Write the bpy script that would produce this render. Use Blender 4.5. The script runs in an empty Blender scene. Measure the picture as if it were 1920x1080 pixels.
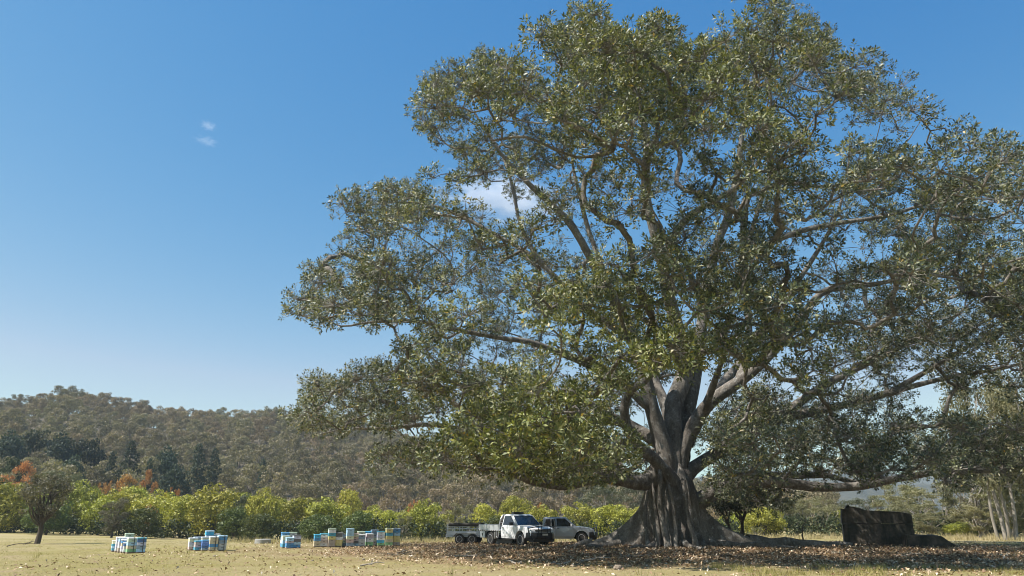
import bpy, bmesh, math, random
import numpy as np
from mathutils import Vector, Matrix

random.seed(7)
RNG = np.random.default_rng(11)
SC = bpy.context.scene
COL = SC.collection
R = math.radians

# ------------------------------------------------------------------ camera
CAM_H = 1.6
FPX = 1400.0                       # focal length in pixels of the 1920 px wide photograph
PITCH = R(17.03)
cam_data = bpy.data.cameras.new('camera')
cam_data.sensor_width = 36.0
cam_data.lens = 36.0 * FPX / 1920.0
cam_data.clip_start = 0.1
cam_data.clip_end = 20000.0
cam = bpy.data.objects.new('camera', cam_data)
cam.location = (0, 0, CAM_H)
cam.rotation_euler = (R(90) + PITCH, 0, 0)
COL.objects.link(cam)
SC.camera = cam

# ------------------------------------------------------------------ sky, sun, exposure
SUN_EL = R(56)
SKY_CURVE = [(1.931, 0.4521), (0.983, 1.1131), (0.494, 2.5264)]
SUN_H = (-0.955, -0.25)
SUN_ROT = math.atan2(SUN_H[0], SUN_H[1])
world = bpy.data.worlds.new('World')
SC.world = world
world.use_nodes = True
wn = world.node_tree
sky = wn.nodes.new('ShaderNodeTexSky')
sky.sky_type = 'NISHITA'
sky.sun_disc = False
sky.sun_elevation = SUN_EL
sky.sun_rotation = SUN_ROT
sky.altitude = 0
sky.air_density = 1.15
sky.dust_density = 0.25
sky.ozone_density = 3.0
# the camera's colour rendering of the clear blue: one curve per channel for the whole sky
_sep = wn.nodes.new('ShaderNodeSeparateColor')
_com = wn.nodes.new('ShaderNodeCombineColor')
wn.links.new(sky.outputs[0], _sep.inputs[0])
for _i, (_p, _g) in enumerate(SKY_CURVE):
    _pw = wn.nodes.new('ShaderNodeMath')
    _pw.operation = 'POWER'
    _pw.inputs[1].default_value = _p
    _ml = wn.nodes.new('ShaderNodeMath')
    _ml.operation = 'MULTIPLY'
    _ml.inputs[1].default_value = _g
    wn.links.new(_sep.outputs[_i], _pw.inputs[0])
    wn.links.new(_pw.outputs[0], _ml.inputs[0])
    wn.links.new(_ml.outputs[0], _com.inputs[_i])
_gl = wn.nodes.new('ShaderNodeMath')          # near the horizon the red may not pass the green
_gl.operation = 'MULTIPLY'
_gl.inputs[1].default_value = 0.74
_mn = wn.nodes.new('ShaderNodeMath')
_mn.operation = 'MINIMUM'
_gsrc, _rsrc = _com.inputs[1].links[0].from_socket, _com.inputs[0].links[0].from_socket
wn.links.new(_gsrc, _gl.inputs[0])
wn.links.new(_rsrc, _mn.inputs[0])
wn.links.new(_gl.outputs[0], _mn.inputs[1])
wn.links.new(_mn.outputs[0], _com.inputs[0])
wn.links.new(_com.outputs[0], wn.nodes['Background'].inputs[0])
wn.nodes['Background'].inputs[1].default_value = 0.076

sun_data = bpy.data.lights.new('sun', 'SUN')
sun_data.energy = 5.0
sun_data.angle = R(0.53)
sun_data.color = (1.0, 0.955, 0.89)
sun = bpy.data.objects.new('sun', sun_data)
hl = math.hypot(*SUN_H)
sdir = Vector((SUN_H[0] / hl * math.cos(SUN_EL), SUN_H[1] / hl * math.cos(SUN_EL), math.sin(SUN_EL)))
sun.rotation_euler = sdir.to_track_quat('Z', 'Y').to_euler()
sun.location = (-60, -20, 90)
COL.objects.link(sun)

SC.view_settings.view_transform = 'Standard'
SC.view_settings.look = 'None'
SC.view_settings.exposure = 0.75
SC.view_settings.gamma = 1.0
SC.view_settings.use_curve_mapping = False
SC.cycles.max_bounces = 6
SC.cycles.diffuse_bounces = 2
SC.cycles.use_denoising = True
SC.cycles.filter_width = 1.0
SC.cycles.glossy_bounces = 2
SC.cycles.transmission_bounces = 4
SC.cycles.transparent_max_bounces = 8
SC.cycles.volume_bounces = 2
SC.cycles.caustics_reflective = False
SC.cycles.caustics_refractive = False

CP, SP = math.cos(PITCH), math.sin(PITCH)


def at(px, py, Y):
    """world point seen at photo pixel (px, py) that lies at world depth Y"""
    up = 540.0 - py
    d = (px - 960.0, -up * SP + FPX * CP, up * CP + FPX * SP)
    k = Y / d[1]
    return Vector((d[0] * k, Y, CAM_H + d[2] * k))


def gx(px, Y):
    return (px - 960.0) / 1480.0 * Y


def project(P):
    """N x 3 world points -> photo pixels"""
    P = np.asarray(P, dtype=float)
    y, z = P[:, 1], P[:, 2] - CAM_H
    f = y * CP + z * SP
    u = -y * SP + z * CP
    return np.stack([960 + FPX * P[:, 0] / f, 540 - FPX * u / f], 1)


# ------------------------------------------------------------------ numpy value noise
_LAT = np.random.default_rng(5).random((64, 64, 64))


def vnoise(P):
    P = np.asarray(P, dtype=float)
    i = np.floor(P).astype(int)
    f = P - i
    f = f * f * (3 - 2 * f)
    out = np.zeros(len(P))
    for a in (0, 1):
        for b in (0, 1):
            for c in (0, 1):
                w = (f[:, 0] if a else 1 - f[:, 0]) * (f[:, 1] if b else 1 - f[:, 1]) * (f[:, 2] if c else 1 - f[:, 2])
                out += w * _LAT[(i[:, 0] + a) % 64, (i[:, 1] + b) % 64, (i[:, 2] + c) % 64]
    return out


def fbm(P, o=3):
    P = np.asarray(P, dtype=float)
    s, a, t = 0, 1.0, 0
    for k in range(o):
        s = s + a * vnoise(P * (2.03 ** k) + 17.3 * k)
        t += a
        a *= 0.5
    return s / t


def smooth(a, b, x):
    t = np.clip((np.asarray(x, dtype=float) - a) / (b - a), 0, 1)
    return t * t * (3 - 2 * t)


def unit(v):
    v = np.asarray(v, dtype=float)
    return v / np.maximum(np.linalg.norm(v, axis=-1, keepdims=True), 1e-9)


def inpoly(px, py, poly):
    inside = np.zeros(len(px), bool)
    n = len(poly)
    for i in range(n):
        x1, y1 = poly[i]
        x2, y2 = poly[(i + 1) % n]
        c = ((y1 > py) != (y2 > py)) & (px < (x2 - x1) * (py - y1) / ((y2 - y1) or 1e-9) + x1)
        inside ^= c
    return inside


# ------------------------------------------------------------------ objects
def tag(o, label=None, cat=None, group=None, kind=None):
    if label: o['label'] = label
    if cat: o['category'] = cat
    if group: o['group'] = group
    if kind: o['kind'] = kind
    return o


def empty(name, loc=(0, 0, 0), rz=0.0, scale=1.0):
    o = bpy.data.objects.new(name, None)
    o.location = loc
    o.rotation_euler = (0, 0, rz)
    o.scale = (scale,) * 3 if not isinstance(scale, (tuple, list)) else scale
    o.empty_display_size = 0.2
    COL.objects.link(o)
    return o


def link(name, me, parent=None):
    o = bpy.data.objects.new(name, me)
    COL.objects.link(o)
    if parent is not None:
        o.parent = parent
    return o


def np_mesh(name, V, F, mats, midx=None, attrs=None, smooth_shade=False):
    """V n x 3, F m x k (same k for all)"""
    V = np.ascontiguousarray(V, dtype=np.float32)
    F = np.ascontiguousarray(F, dtype=np.int32)
    me = bpy.data.meshes.new(name)
    m, k = F.shape
    me.vertices.add(len(V))
    me.vertices.foreach_set('co', V.ravel())
    me.loops.add(m * k)
    me.loops.foreach_set('vertex_index', F.ravel())
    me.polygons.add(m)
    me.polygons.foreach_set('loop_start', np.arange(0, m * k, k, dtype=np.int32))
    me.polygons.foreach_set('loop_total', np.full(m, k, dtype=np.int32))
    if midx is not None:
        me.polygons.foreach_set('material_index', np.asarray(midx, dtype=np.int32))
    if smooth_shade is True:
        me.polygons.foreach_set('use_smooth', np.ones(m, bool))
    elif smooth_shade is not False:
        me.polygons.foreach_set('use_smooth', np.asarray(smooth_shade, bool))
    for a, v in (attrs or {}).items():
        at_ = me.attributes.new(a, 'FLOAT', 'POINT')
        at_.data.foreach_set('value', np.ascontiguousarray(v, dtype=np.float32))
    for mt in (mats if isinstance(mats, (list, tuple)) else [mats]):
        me.materials.append(mt)
    me.update(calc_edges=True)
    return me


class MB:
    """collects hard-surface shapes; build() links them as one mesh object"""
    def __init__(self):
        self.bm = bmesh.new()

    def poly_prism(self, pts, axis, a, b, widths=None):
        """pts: 2D outline; extruded along axis from a to b ('y': pts are x,z; 'x': pts are y,z; 'z': pts are x,y)"""
        def mk(p, t):
            if axis == 'y': return (p[0], t, p[1])
            if axis == 'x': return (t, p[0], p[1])
            return (p[0], p[1], t)
        bm = self.bm
        if widths is None:
            A = [bm.verts.new(mk(p, a)) for p in pts]
            B = [bm.verts.new(mk(p, b)) for p in pts]
        else:
            A = [bm.verts.new(mk(p, -w)) for p, w in zip(pts, widths)]
            B = [bm.verts.new(mk(p, w)) for p, w in zip(pts, widths)]
        n = len(pts)
        fs = [bm.faces.new(A), bm.faces.new(B[::-1])]
        for i in range(n):
            j = (i + 1) % n
            fs.append(bm.faces.new((A[j], A[i], B[i], B[j])))
        return self

    def box(self, x0, x1, y0, y1, z0, z1):
        return self.poly_prism([(x0, z0), (x1, z0), (x1, z1), (x0, z1)], 'y', y0, y1)

    def hexa(self, pts8):
        v = [self.bm.verts.new(p) for p in pts8]
        for f in ((0, 3, 2, 1), (4, 5, 6, 7), (0, 1, 5, 4), (1, 2, 6, 5), (2, 3, 7, 6), (3, 0, 4, 7)):
            self.bm.faces.new([v[i] for i in f])
        return self

    def tube(self, pts, r, n=8, closed=False):
        pts = [Vector(p) for p in pts]
        rs = r if isinstance(r, (list, tuple)) else [r] * len(pts)
        rings = []
        for i, p in enumerate(pts):
            q0 = pts[i - 1] if (i > 0 or closed) else p
            q1 = pts[(i + 1) % len(pts)] if (i < len(pts) - 1 or closed) else p
            t = (q1 - q0).normalized()
            up = Vector((0, 0, 1)) if abs(t.z) < 0.9 else Vector((1, 0, 0))
            s = t.cross(up).normalized()
            u = s.cross(t)
            rings.append([self.bm.verts.new(p + (s * math.cos(2 * math.pi * k / n) + u * math.sin(2 * math.pi * k / n)) * rs[i]) for k in range(n)])
        m = len(rings)
        for i in range(m if closed else m - 1):
            a, b = rings[i], rings[(i + 1) % m]
            for k in range(n):
                self.bm.faces.new((a[k], a[(k + 1) % n], b[(k + 1) % n], b[k]))
        if not closed:
            self.bm.faces.new(rings[0][::-1])
            self.bm.faces.new(rings[-1])
        return self

    def lathe(self, prof, axis='y', n=28, c=(0, 0, 0)):
        """prof: (radius, offset along axis)"""
        rings = []
        for (r, t) in prof:
            ring = []
            for k in range(n):
                a = 2 * math.pi * k / n
                ca, sa = math.cos(a) * r, math.sin(a) * r
                p = (ca, t, sa) if axis == 'y' else ((ca, sa, t) if axis == 'z' else (t, ca, sa))
                ring.append(self.bm.verts.new((p[0] + c[0], p[1] + c[1], p[2] + c[2])))
            rings.append(ring)
        for a, b in zip(rings, rings[1:]):
            for k in range(n):
                self.bm.faces.new((a[k], a[(k + 1) % n], b[(k + 1) % n], b[k]))
        self.bm.faces.new(rings[0][::-1])
        self.bm.faces.new(rings[-1])
        return self

    def mesh(self, name, mat, bevel=0.0, seg=2, smooth_=False, ang=35):
        bm = self.bm
        bmesh.ops.recalc_face_normals(bm, faces=bm.faces)
        if bevel > 0:
            es = [e for e in bm.edges if len(e.link_faces) == 2 and e.calc_face_angle(0) > R(ang)]
            if es:
                bmesh.ops.bevel(bm, geom=es, offset=bevel, segments=seg, profile=0.6, affect='EDGES', clamp_overlap=True)
        me = bpy.data.meshes.new(name)
        for f in bm.faces:
            f.smooth = smooth_
        bm.to_mesh(me)
        bm.free()
        me.materials.append(mat)
        if smooth_:
            try:
                me.set_sharp_from_angle(angle=R(32))
            except Exception:
                pass
        return me

    def build(self, name, mat, parent=None, bevel=0.0, seg=2, smooth_=False, ang=35):
        return link(name, self.mesh(name, mat, bevel, seg, smooth_, ang), parent)


# ------------------------------------------------------------------ materials
def new_mat(name):
    m = bpy.data.materials.new(name)
    m.use_nodes = True
    nt = m.node_tree
    return m, nt, nt.nodes['Principled BSDF']


def N(nt, kind, **kw):
    n = nt.nodes.new(kind)
    for k, v in kw.items():
        setattr(n, k, v)
    return n


def mixrgb(nt, fac, a, b, blend='MIX'):
    m = nt.nodes.new('ShaderNodeMix')
    m.data_type = 'RGBA'
    m.blend_type = blend
    m.clamp_factor = True
    for sock, v in ((m.inputs[0], fac), (m.inputs[6], a), (m.inputs[7], b)):
        if hasattr(v, 'links') or isinstance(v, bpy.types.NodeSocket):
            nt.links.new(v, sock)
        elif isinstance(v, (int, float)):
            sock.default_value = v
        else:
            sock.default_value = (*v, 1.0) if len(v) == 3 else v
    return m.outputs[2]


def ramp(nt, src, stops):
    r = nt.nodes.new('ShaderNodeValToRGB')
    cr = r.color_ramp
    while len(cr.elements) > 1:
        cr.elements.remove(cr.elements[-1])
    cr.elements[0].position = stops[0][0]
    cr.elements[0].color = (*stops[0][1], 1)
    for p, c in stops[1:]:
        e = cr.elements.new(p)
        e.color = (*c, 1)
    nt.links.new(src, r.inputs[0])
    return r.outputs[0]


def noise(nt, scale, detail=3, rough=0.55, coord='Object', vec=None):
    n = nt.nodes.new('ShaderNodeTexNoise')
    n.inputs['Scale'].default_value = scale
    n.inputs['Detail'].default_value = detail
    n.inputs['Roughness'].default_value = rough
    if vec is None:
        tc = nt.nodes.new('ShaderNodeTexCoord')
        vec = tc.outputs[coord]
    nt.links.new(vec, n.inputs['Vector'])
    return n.outputs['Fac']


def bump(nt, bsdf, h, strength=0.4, dist=0.05):
    b = nt.nodes.new('ShaderNodeBump')
    b.inputs['Strength'].default_value = strength
    b.inputs['Distance'].default_value = dist
    nt.links.new(h, b.inputs['Height'])
    nt.links.new(b.outputs[0], bsdf.inputs['Normal'])


def paint(name, col, rough=0.5, metal=0.0, dirt=0.25, dirtcol=(0.25, 0.2, 0.14), scale=6.0, spec=0.5, coat=0.0):
    m, nt, b = new_mat(name)
    f = noise(nt, scale, 5, 0.65)
    f2 = ramp(nt, f, [(0.45, (0, 0, 0)), (0.8, (1, 1, 1))])
    mul = nt.nodes.new('ShaderNodeMath')
    mul.operation = 'MULTIPLY'
    mul.inputs[1].default_value = dirt
    nt.links.new(f2, mul.inputs[0])
    nt.links.new(mixrgb(nt, mul.outputs[0], col, dirtcol), b.inputs['Base Color'])
    b.inputs['Roughness'].default_value = rough
    b.inputs['Metallic'].default_value = metal
    b.inputs['Specular IOR Level'].default_value = spec
    b.inputs['Coat Weight'].default_value = coat
    return m


def leaf_mat(name, cols, transl=0.25, rough=0.5, spec=0.4, objvar=0.12, tcol=None):
    """cols: colour stops along a per-leaf random value"""
    m, nt, b = new_mat(name)
    g = N(nt, 'ShaderNodeNewGeometry')
    oi = N(nt, 'ShaderNodeObjectInfo')
    n = len(cols)
    c = ramp(nt, g.outputs['Random Per Island'], [(i / max(1, n - 1), cc) for i, cc in enumerate(cols)])
    hs = N(nt, 'ShaderNodeHueSaturation')
    mr = N(nt, 'ShaderNodeMapRange')
    mr.inputs[3].default_value = 1 - objvar * 2
    mr.inputs[4].default_value = 1 + objvar * 2
    nt.links.new(oi.outputs['Random'], mr.inputs[0])
    nt.links.new(mr.outputs[0], hs.inputs['Value'])
    mh = N(nt, 'ShaderNodeMapRange')
    mh.inputs[3].default_value = 0.5 - objvar * 0.12
    mh.inputs[4].default_value = 0.5 + objvar * 0.12
    ml = N(nt, 'ShaderNodeMath', operation='FRACT')
    mm = N(nt, 'ShaderNodeMath', operation='MULTIPLY')
    mm.inputs[1].default_value = 7.31
    nt.links.new(oi.outputs['Random'], mm.inputs[0])
    nt.links.new(mm.outputs[0], ml.inputs[0])
    nt.links.new(ml.outputs[0], mh.inputs[0])
    nt.links.new(mh.outputs[0], hs.inputs['Hue'])
    nt.links.new(c, hs.inputs['Color'])
    nt.links.new(hs.outputs[0], b.inputs['Base Color'])
    b.inputs['Roughness'].default_value = rough
    b.inputs['Specular IOR Level'].default_value = spec
    tr = N(nt, 'ShaderNodeBsdfTranslucent')
    nt.links.new(mixrgb(nt, 1.0, hs.outputs[0], tcol or (1.25, 1.3, 0.55), 'MULTIPLY'), tr.inputs[0])
    mx = N(nt, 'ShaderNodeMixShader')
    mx.inputs[0].default_value = transl
    nt.links.new(b.outputs[0], mx.inputs[1])
    nt.links.new(tr.outputs[0], mx.inputs[2])
    nt.links.new(mx.outputs[0], nt.nodes['Material Output'].inputs['Surface'])
    return m


def bark_mat(name, c1, c2, scale=3.0, stretch=4.0, strength=0.6, spots=None):
    m, nt, b = new_mat(name)
    tc = N(nt, 'ShaderNodeTexCoord')
    mp = N(nt, 'ShaderNodeMapping')
    mp.inputs['Scale'].default_value = (1, 1, 1.0 / stretch)
    nt.links.new(tc.outputs['Object'], mp.inputs[0])
    f = noise(nt, scale, 6, 0.65, vec=mp.outputs[0])
    col = ramp(nt, f, [(0.3, c1), (0.7, c2)])
    if spots:
        f2 = noise(nt, scale * 0.45, 4, 0.6)
        s = ramp(nt, f2, [(0.55, (0, 0, 0)), (0.68, (1, 1, 1))])
        col = mixrgb(nt, s, col, spots)
    nt.links.new(col, b.inputs['Base Color'])
    b.inputs['Roughness'].default_value = 0.9
    b.inputs['Specular IOR Level'].default_value = 0.2
    bump(nt, b, f, strength, 0.08)
    return m


# fig leaves: 'warm' is the share of young yellow-green growth in a clump
def fig_leaf_mat():
    m, nt, b = new_mat('fig_leaf')
    g = N(nt, 'ShaderNodeNewGeometry')
    a = N(nt, 'ShaderNodeAttribute', attribute_name='warm')
    rnd = g.outputs['Random Per Island']
    old = ramp(nt, rnd, [(0.0, (0.028, 0.040, 0.025)), (0.35, (0.056, 0.071, 0.043)), (0.60, (0.105, 0.120, 0.074)),
                         (0.78, (0.19, 0.20, 0.135)), (0.94, (0.31, 0.31, 0.23)), (0.985, (0.28, 0.235, 0.14)), (1.0, (0.36, 0.23, 0.04))])
    young = ramp(nt, rnd, [(0.0, (0.075, 0.100, 0.020)), (0.4, (0.165, 0.190, 0.036)), (0.75, (0.29, 0.305, 0.075)),
                           (0.96, (0.42, 0.40, 0.16)), (1.0, (0.48, 0.30, 0.03))])
    col = mixrgb(nt, a.outputs['Fac'], old, young)
    nt.links.new(col, b.inputs['Base Color'])
    b.inputs['Roughness'].default_value = 0.52
    b.inputs['Specular IOR Level'].default_value = 0.6
    tr = N(nt, 'ShaderNodeBsdfTranslucent')
    nt.links.new(mixrgb(nt, 1.0, col, (1.7, 1.6, 0.5), 'MULTIPLY'), tr.inputs[0])
    mx = N(nt, 'ShaderNodeMixShader')
    mx.inputs[0].default_value = 0.18
    nt.links.new(b.outputs[0], mx.inputs[1])
    nt.links.new(tr.outputs[0], mx.inputs[2])
    nt.links.new(mx.outputs[0], nt.nodes['Material Output'].inputs['Surface'])
    return m


def fig_bark_mat():
    m, nt, b = new_mat('fig_bark')
    tc = N(nt, 'ShaderNodeTexCoord')
    mp = N(nt, 'ShaderNodeMapping')
    mp.inputs['Scale'].default_value = (1, 1, 0.3)
    nt.links.new(tc.outputs['Object'], mp.inputs[0])
    f = noise(nt, 2.4, 8, 0.7, vec=mp.outputs[0])
    fine = noise(nt, 16.0, 6, 0.75)
    col = ramp(nt, f, [(0.28, (0.10, 0.084, 0.068)), (0.5, (0.215, 0.19, 0.16)), (0.72, (0.34, 0.31, 0.27))])
    lich = ramp(nt, noise(nt, 3.4, 6, 0.72), [(0.54, (0, 0, 0)), (0.66, (0.85, 0.85, 0.85))])
    col = mixrgb(nt, lich, col, (0.43, 0.42, 0.385))
    stain = ramp(nt, noise(nt, 1.3, 5, 0.7, vec=mp.outputs[0]), [(0.56, (0, 0, 0)), (0.74, (0.8, 0.8, 0.8))])
    col = mixrgb(nt, stain, col, (0.075, 0.056, 0.042))
    spk = ramp(nt, fine, [(0.35, (0.55, 0.55, 0.55)), (0.65, (1.25, 1.25, 1.25))])
    col = mixrgb(nt, 1.0, col, spk, 'MULTIPLY')
    nt.links.new(col, b.inputs['Base Color'])
    b.inputs['Roughness'].default_value = 0.92
    b.inputs['Specular IOR Level'].default_value = 0.2
    ad = N(nt, 'ShaderNodeMath', operation='MULTIPLY_ADD')
    ad.inputs[1].default_value = 0.35
    nt.links.new(fine, ad.inputs[0])
    nt.links.new(f, ad.inputs[2])
    bump(nt, b, ad.outputs[0], 1.0, 0.16)
    return m


FIG = (8.5, 42.0)     # foot of the great fig


def ground_mat():
    m, nt, b = new_mat('dry_pasture')
    g = N(nt, 'ShaderNodeNewGeometry')
    pos = g.outputs['Position']
    big = noise(nt, 0.09, 4, 0.6, vec=pos)
    mid = noise(nt, 0.8, 5, 0.65, vec=pos)
    fine = noise(nt, 9.0, 5, 0.75, vec=pos)
    straw = ramp(nt, fine, [(0.25, (0.20, 0.162, 0.070)), (0.5, (0.355, 0.295, 0.145)), (0.8, (0.51, 0.43, 0.25))])
    green = ramp(nt, fine, [(0.25, (0.145, 0.142, 0.042)), (0.55, (0.31, 0.26, 0.100)), (0.85, (0.46, 0.385, 0.190))])
    dirt = ramp(nt, fine, [(0.25, (0.19, 0.135, 0.075)), (0.55, (0.37, 0.28, 0.165)), (0.85, (0.52, 0.42, 0.28))])
    gm = ramp(nt, big, [(0.42, (0, 0, 0)), (0.58, (1, 1, 1))])
    c = mixrgb(nt, gm, straw, green)
    dm = ramp(nt, mid, [(0.48, (0, 0, 0)), (0.70, (0.8, 0.8, 0.8))])
    c = mixrgb(nt, dm, c, dirt)
    # fallen fig leaves and bare earth round the tree
    sub = N(nt, 'ShaderNodeVectorMath', operation='SUBTRACT')
    sub.inputs[1].default_value = (FIG[0] + 1.0, FIG[1] - 1.0, 0)
    nt.links.new(pos, sub.inputs[0])
    scl = N(nt, 'ShaderNodeVectorMath', operation='MULTIPLY')
    scl.inputs[1].default_value = (1 / 23.0, 1 / 16.0, 0)
    nt.links.new(sub.outputs[0], scl.inputs[0])
    ln = N(nt, 'ShaderNodeVectorMath', operation='LENGTH')
    nt.links.new(scl.outputs[0], ln.inputs[0])
    add = N(nt, 'ShaderNodeMath', operation='MULTIPLY_ADD')
    add.inputs[1].default_value = 0.9
    nt.links.new(noise(nt, 0.35, 4, 0.6, vec=pos), add.inputs[0])
    nt.links.new(ln.outputs['Value'], add.inputs[2])
    mr = N(nt, 'ShaderNodeMapRange')
    mr.inputs[1].default_value = 1.1
    mr.inputs[2].default_value = 1.55
    mr.inputs[3].default_value = 0.9
    mr.inputs[4].default_value = 0.0
    nt.links.new(add.outputs[0], mr.inputs[0])
    litter = ramp(nt, fine, [(0.25, (0.08, 0.052, 0.030)), (0.5, (0.21, 0.14, 0.082)), (0.72, (0.38, 0.275, 0.175)), (0.9, (0.55, 0.44, 0.31))])
    c = mixrgb(nt, mr.outputs[0], c, litter)
    nt.links.new(c, b.inputs['Base Color'])
    b.inputs['Roughness'].default_value = 0.95
    b.inputs['Specular IOR Level'].default_value = 0.1
    bump(nt, b, fine, 1.0, 0.10)
    return m


M = {}
M['ground'] = ground_mat()
M['fig_leaf'] = fig_leaf_mat()
M['fig_bark'] = fig_bark_mat()
M['bark'] = bark_mat('rough_bark', (0.05, 0.04, 0.032), (0.15, 0.12, 0.09), 3.0, 5.0)
M['gum_bark'] = bark_mat('gum_bark', (0.17, 0.145, 0.115), (0.38, 0.34, 0.285), 2.0, 3.0, 0.3)
M['camphor'] = leaf_mat('camphor_leaf', [(0.11, 0.122, 0.016), (0.255, 0.258, 0.032), (0.38, 0.37, 0.055), (0.51, 0.48, 0.095)], 0.25, 0.5, 0.4, 0.13)
M['camphor_dark'] = leaf_mat('camphor_old_leaf', [(0.05, 0.07, 0.016), (0.095, 0.12, 0.025), (0.16, 0.18, 0.04)], 0.2, 0.5, 0.4, 0.12)
M['gum_leaf'] = leaf_mat('gum_leaf', [(0.055, 0.062, 0.034), (0.10, 0.105, 0.058), (0.155, 0.15, 0.085)], 0.2, 0.5, 0.35, 0.15)
M['gum_pale'] = leaf_mat('pale_gum_leaf', [(0.12, 0.115, 0.05), (0.20, 0.19, 0.095), (0.28, 0.25, 0.14)], 0.25, 0.5, 0.35, 0.10)
M['hill_leaf'] = leaf_mat('forest_leaf', [(0.125, 0.110, 0.068), (0.205, 0.176, 0.110), (0.30, 0.252, 0.165)], 0.25, 0.6, 0.2, 0.11)
M['hill_brown'] = leaf_mat('dry_forest_leaf', [(0.155, 0.120, 0.078), (0.24, 0.186, 0.122), (0.33, 0.262, 0.175)], 0.25, 0.6, 0.2, 0.11)
M['rust'] = leaf_mat('rust_leaf', [(0.26, 0.12, 0.035), (0.40, 0.20, 0.06), (0.52, 0.30, 0.11)], 0.3, 0.6, 0.3, 0.12, tcol=(1.2, 1.0, 0.8))
M['pine'] = leaf_mat('pine_needle', [(0.030, 0.045, 0.030), (0.055, 0.073, 0.044), (0.09, 0.108, 0.06)], 0.15, 0.6, 0.3, 0.15)
M['brown_tree'] = leaf_mat('drab_leaf', [(0.085, 0.078, 0.052), (0.15, 0.135, 0.09), (0.23, 0.205, 0.14)], 0.2, 0.6, 0.3, 0.05)
M['shrub_dark'] = leaf_mat('gully_and_shade_leaf', [(0.022, 0.032, 0.012), (0.045, 0.056, 0.020), (0.08, 0.085, 0.035)], 0.15, 0.6, 0.3, 0.2)
M['sapling'] = leaf_mat('sapling_leaf', [(0.022, 0.034, 0.014), (0.04, 0.055, 0.02), (0.06, 0.075, 0.028)], 0.15, 0.45, 0.5, 0.1)
M['grass'] = leaf_mat('grass_blade', [(0.20, 0.165, 0.06), (0.35, 0.285, 0.125), (0.52, 0.43, 0.25)], 0.25, 0.7, 0.2, 0.0)
M['green_grass'] = leaf_mat('green_grass_blade', [(0.17, 0.165, 0.04), (0.33, 0.29, 0.10), (0.50, 0.42, 0.21)], 0.25, 0.7, 0.2, 0.0)
M['straw'] = leaf_mat('straw_blade', [(0.30, 0.24, 0.12), (0.45, 0.37, 0.21), (0.6, 0.5, 0.32)], 0.25, 0.7, 0.2, 0.0)
M['litter'] = leaf_mat('fallen_leaf', [(0.10, 0.06, 0.036), (0.24, 0.145, 0.082), (0.40, 0.27, 0.16), (0.58, 0.44, 0.29), (0.76, 0.65, 0.50)], 0.05, 0.6, 0.3, 0.0)
M['dead_wood'] = bark_mat('dead_wood', (0.20, 0.165, 0.125), (0.42, 0.36, 0.29), 6, 3, 0.4)


# ------------------------------------------------------------------ terrain
def ground_z(x, y):
    x = np.asarray(x, dtype=float)
    y = np.asarray(y, dtype=float)
    r = np.hypot(x, y)
    az = np.degrees(np.arctan2(x, np.maximum(y, 1e-3)))
    k = np.interp(az, [-60, -34, -27, -17, 0, 12, 25, 40], [0.006, 0.009, 0.014, 0.027, 0.028, 0.02, 0.010, 0.006])
    z = -k * (np.clip(r, 48, 100) - 48) * smooth(44, 60, r)
    P = np.stack([x * 0.11, y * 0.11, np.zeros_like(x)], -1).reshape(-1, 3)
    und = (vnoise(P).reshape(x.shape) - 0.5) * 0.08 * smooth(10, 26, r)
    # low mound of earth round the fig's foot and under the ruin
    d = np.hypot((x - FIG[0]) / 9.0, (y - FIG[1]) / 7.0)
    z = z + 0.16 * np.exp(-d * d)
    return z + und


def gz(x, y):
    return float(ground_z(np.array([float(x)]), np.array([float(y)]))[0])


def G(px, Y):
    x = gx(px, Y)
    return Vector((x, Y, gz(x, Y)))


def grid_mesh(name, xs, ys, fn, mat):
    X, Yg = np.meshgrid(xs, ys)
    Z = fn(X, Yg)
    V = np.stack([X, Yg, Z], -1).reshape(-1, 3)
    nx, ny = len(xs), len(ys)
    i = np.arange(nx * ny).reshape(ny, nx)
    F = np.stack([i[:-1, :-1], i[:-1, 1:], i[1:, 1:], i[1:, :-1]], -1).reshape(-1, 4)
    return np_mesh(name, V, F, mat, smooth_shade=True)


def spaced(lims):
    out = []
    for a, b, s in lims:
        out += list(np.arange(a, b, s))
    return np.array(out + [lims[-1][1]])


xs = spaced([(-2300, -600, 170), (-600, -100, 40), (-100, -45, 5), (-45, 60, 0.6), (60, 120, 5), (120, 600, 40), (600, 2300, 170)])
ys = spaced([(-2300, -100, 200), (-100, 10, 10), (10, 18, 1), (18, 62, 0.45), (62, 130, 2), (130, 500, 20), (500, 2300, 150)])


def gfun(X, Y):
    z = ground_z(X, Y)
    P = np.stack([X * 0.9, Y * 0.9, np.zeros_like(X)], -1).reshape(-1, 3)
    r = np.hypot(X, Y)
    return z + (fbm(P, 2).reshape(X.shape) - 0.5) * 0.07 * smooth(8, 14, r) * (1 - smooth(60, 90, r))


ground = tag(link('ground', grid_mesh('ground', xs, ys, gfun, M['ground'])), kind='structure')

# wooded hill: ridge line as elevation over azimuth
RIDGE = [(-500, 800), (-200, 772), (0, 750), (70, 741), (150, 735), (210, 745), (300, 764), (350, 769), (420, 771), (480, 766), (560, 773), (650, 788),
         (720, 806), (800, 826), (900, 842), (1000, 858), (1100, 872), (1200, 890), (1320, 908), (1450, 930), (1600, 955), (1800, 970)]
HILL_TREE = 11.0
_az, _el = [], []
for (px, py) in RIDGE:
    d = at(px, py, 100.0)
    _az.append(math.atan2(d.x, d.y))
    _el.append((d.z - CAM_H) / math.hypot(d.x, d.y))
_az, _el = np.array(_az), np.array(_el)


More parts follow.
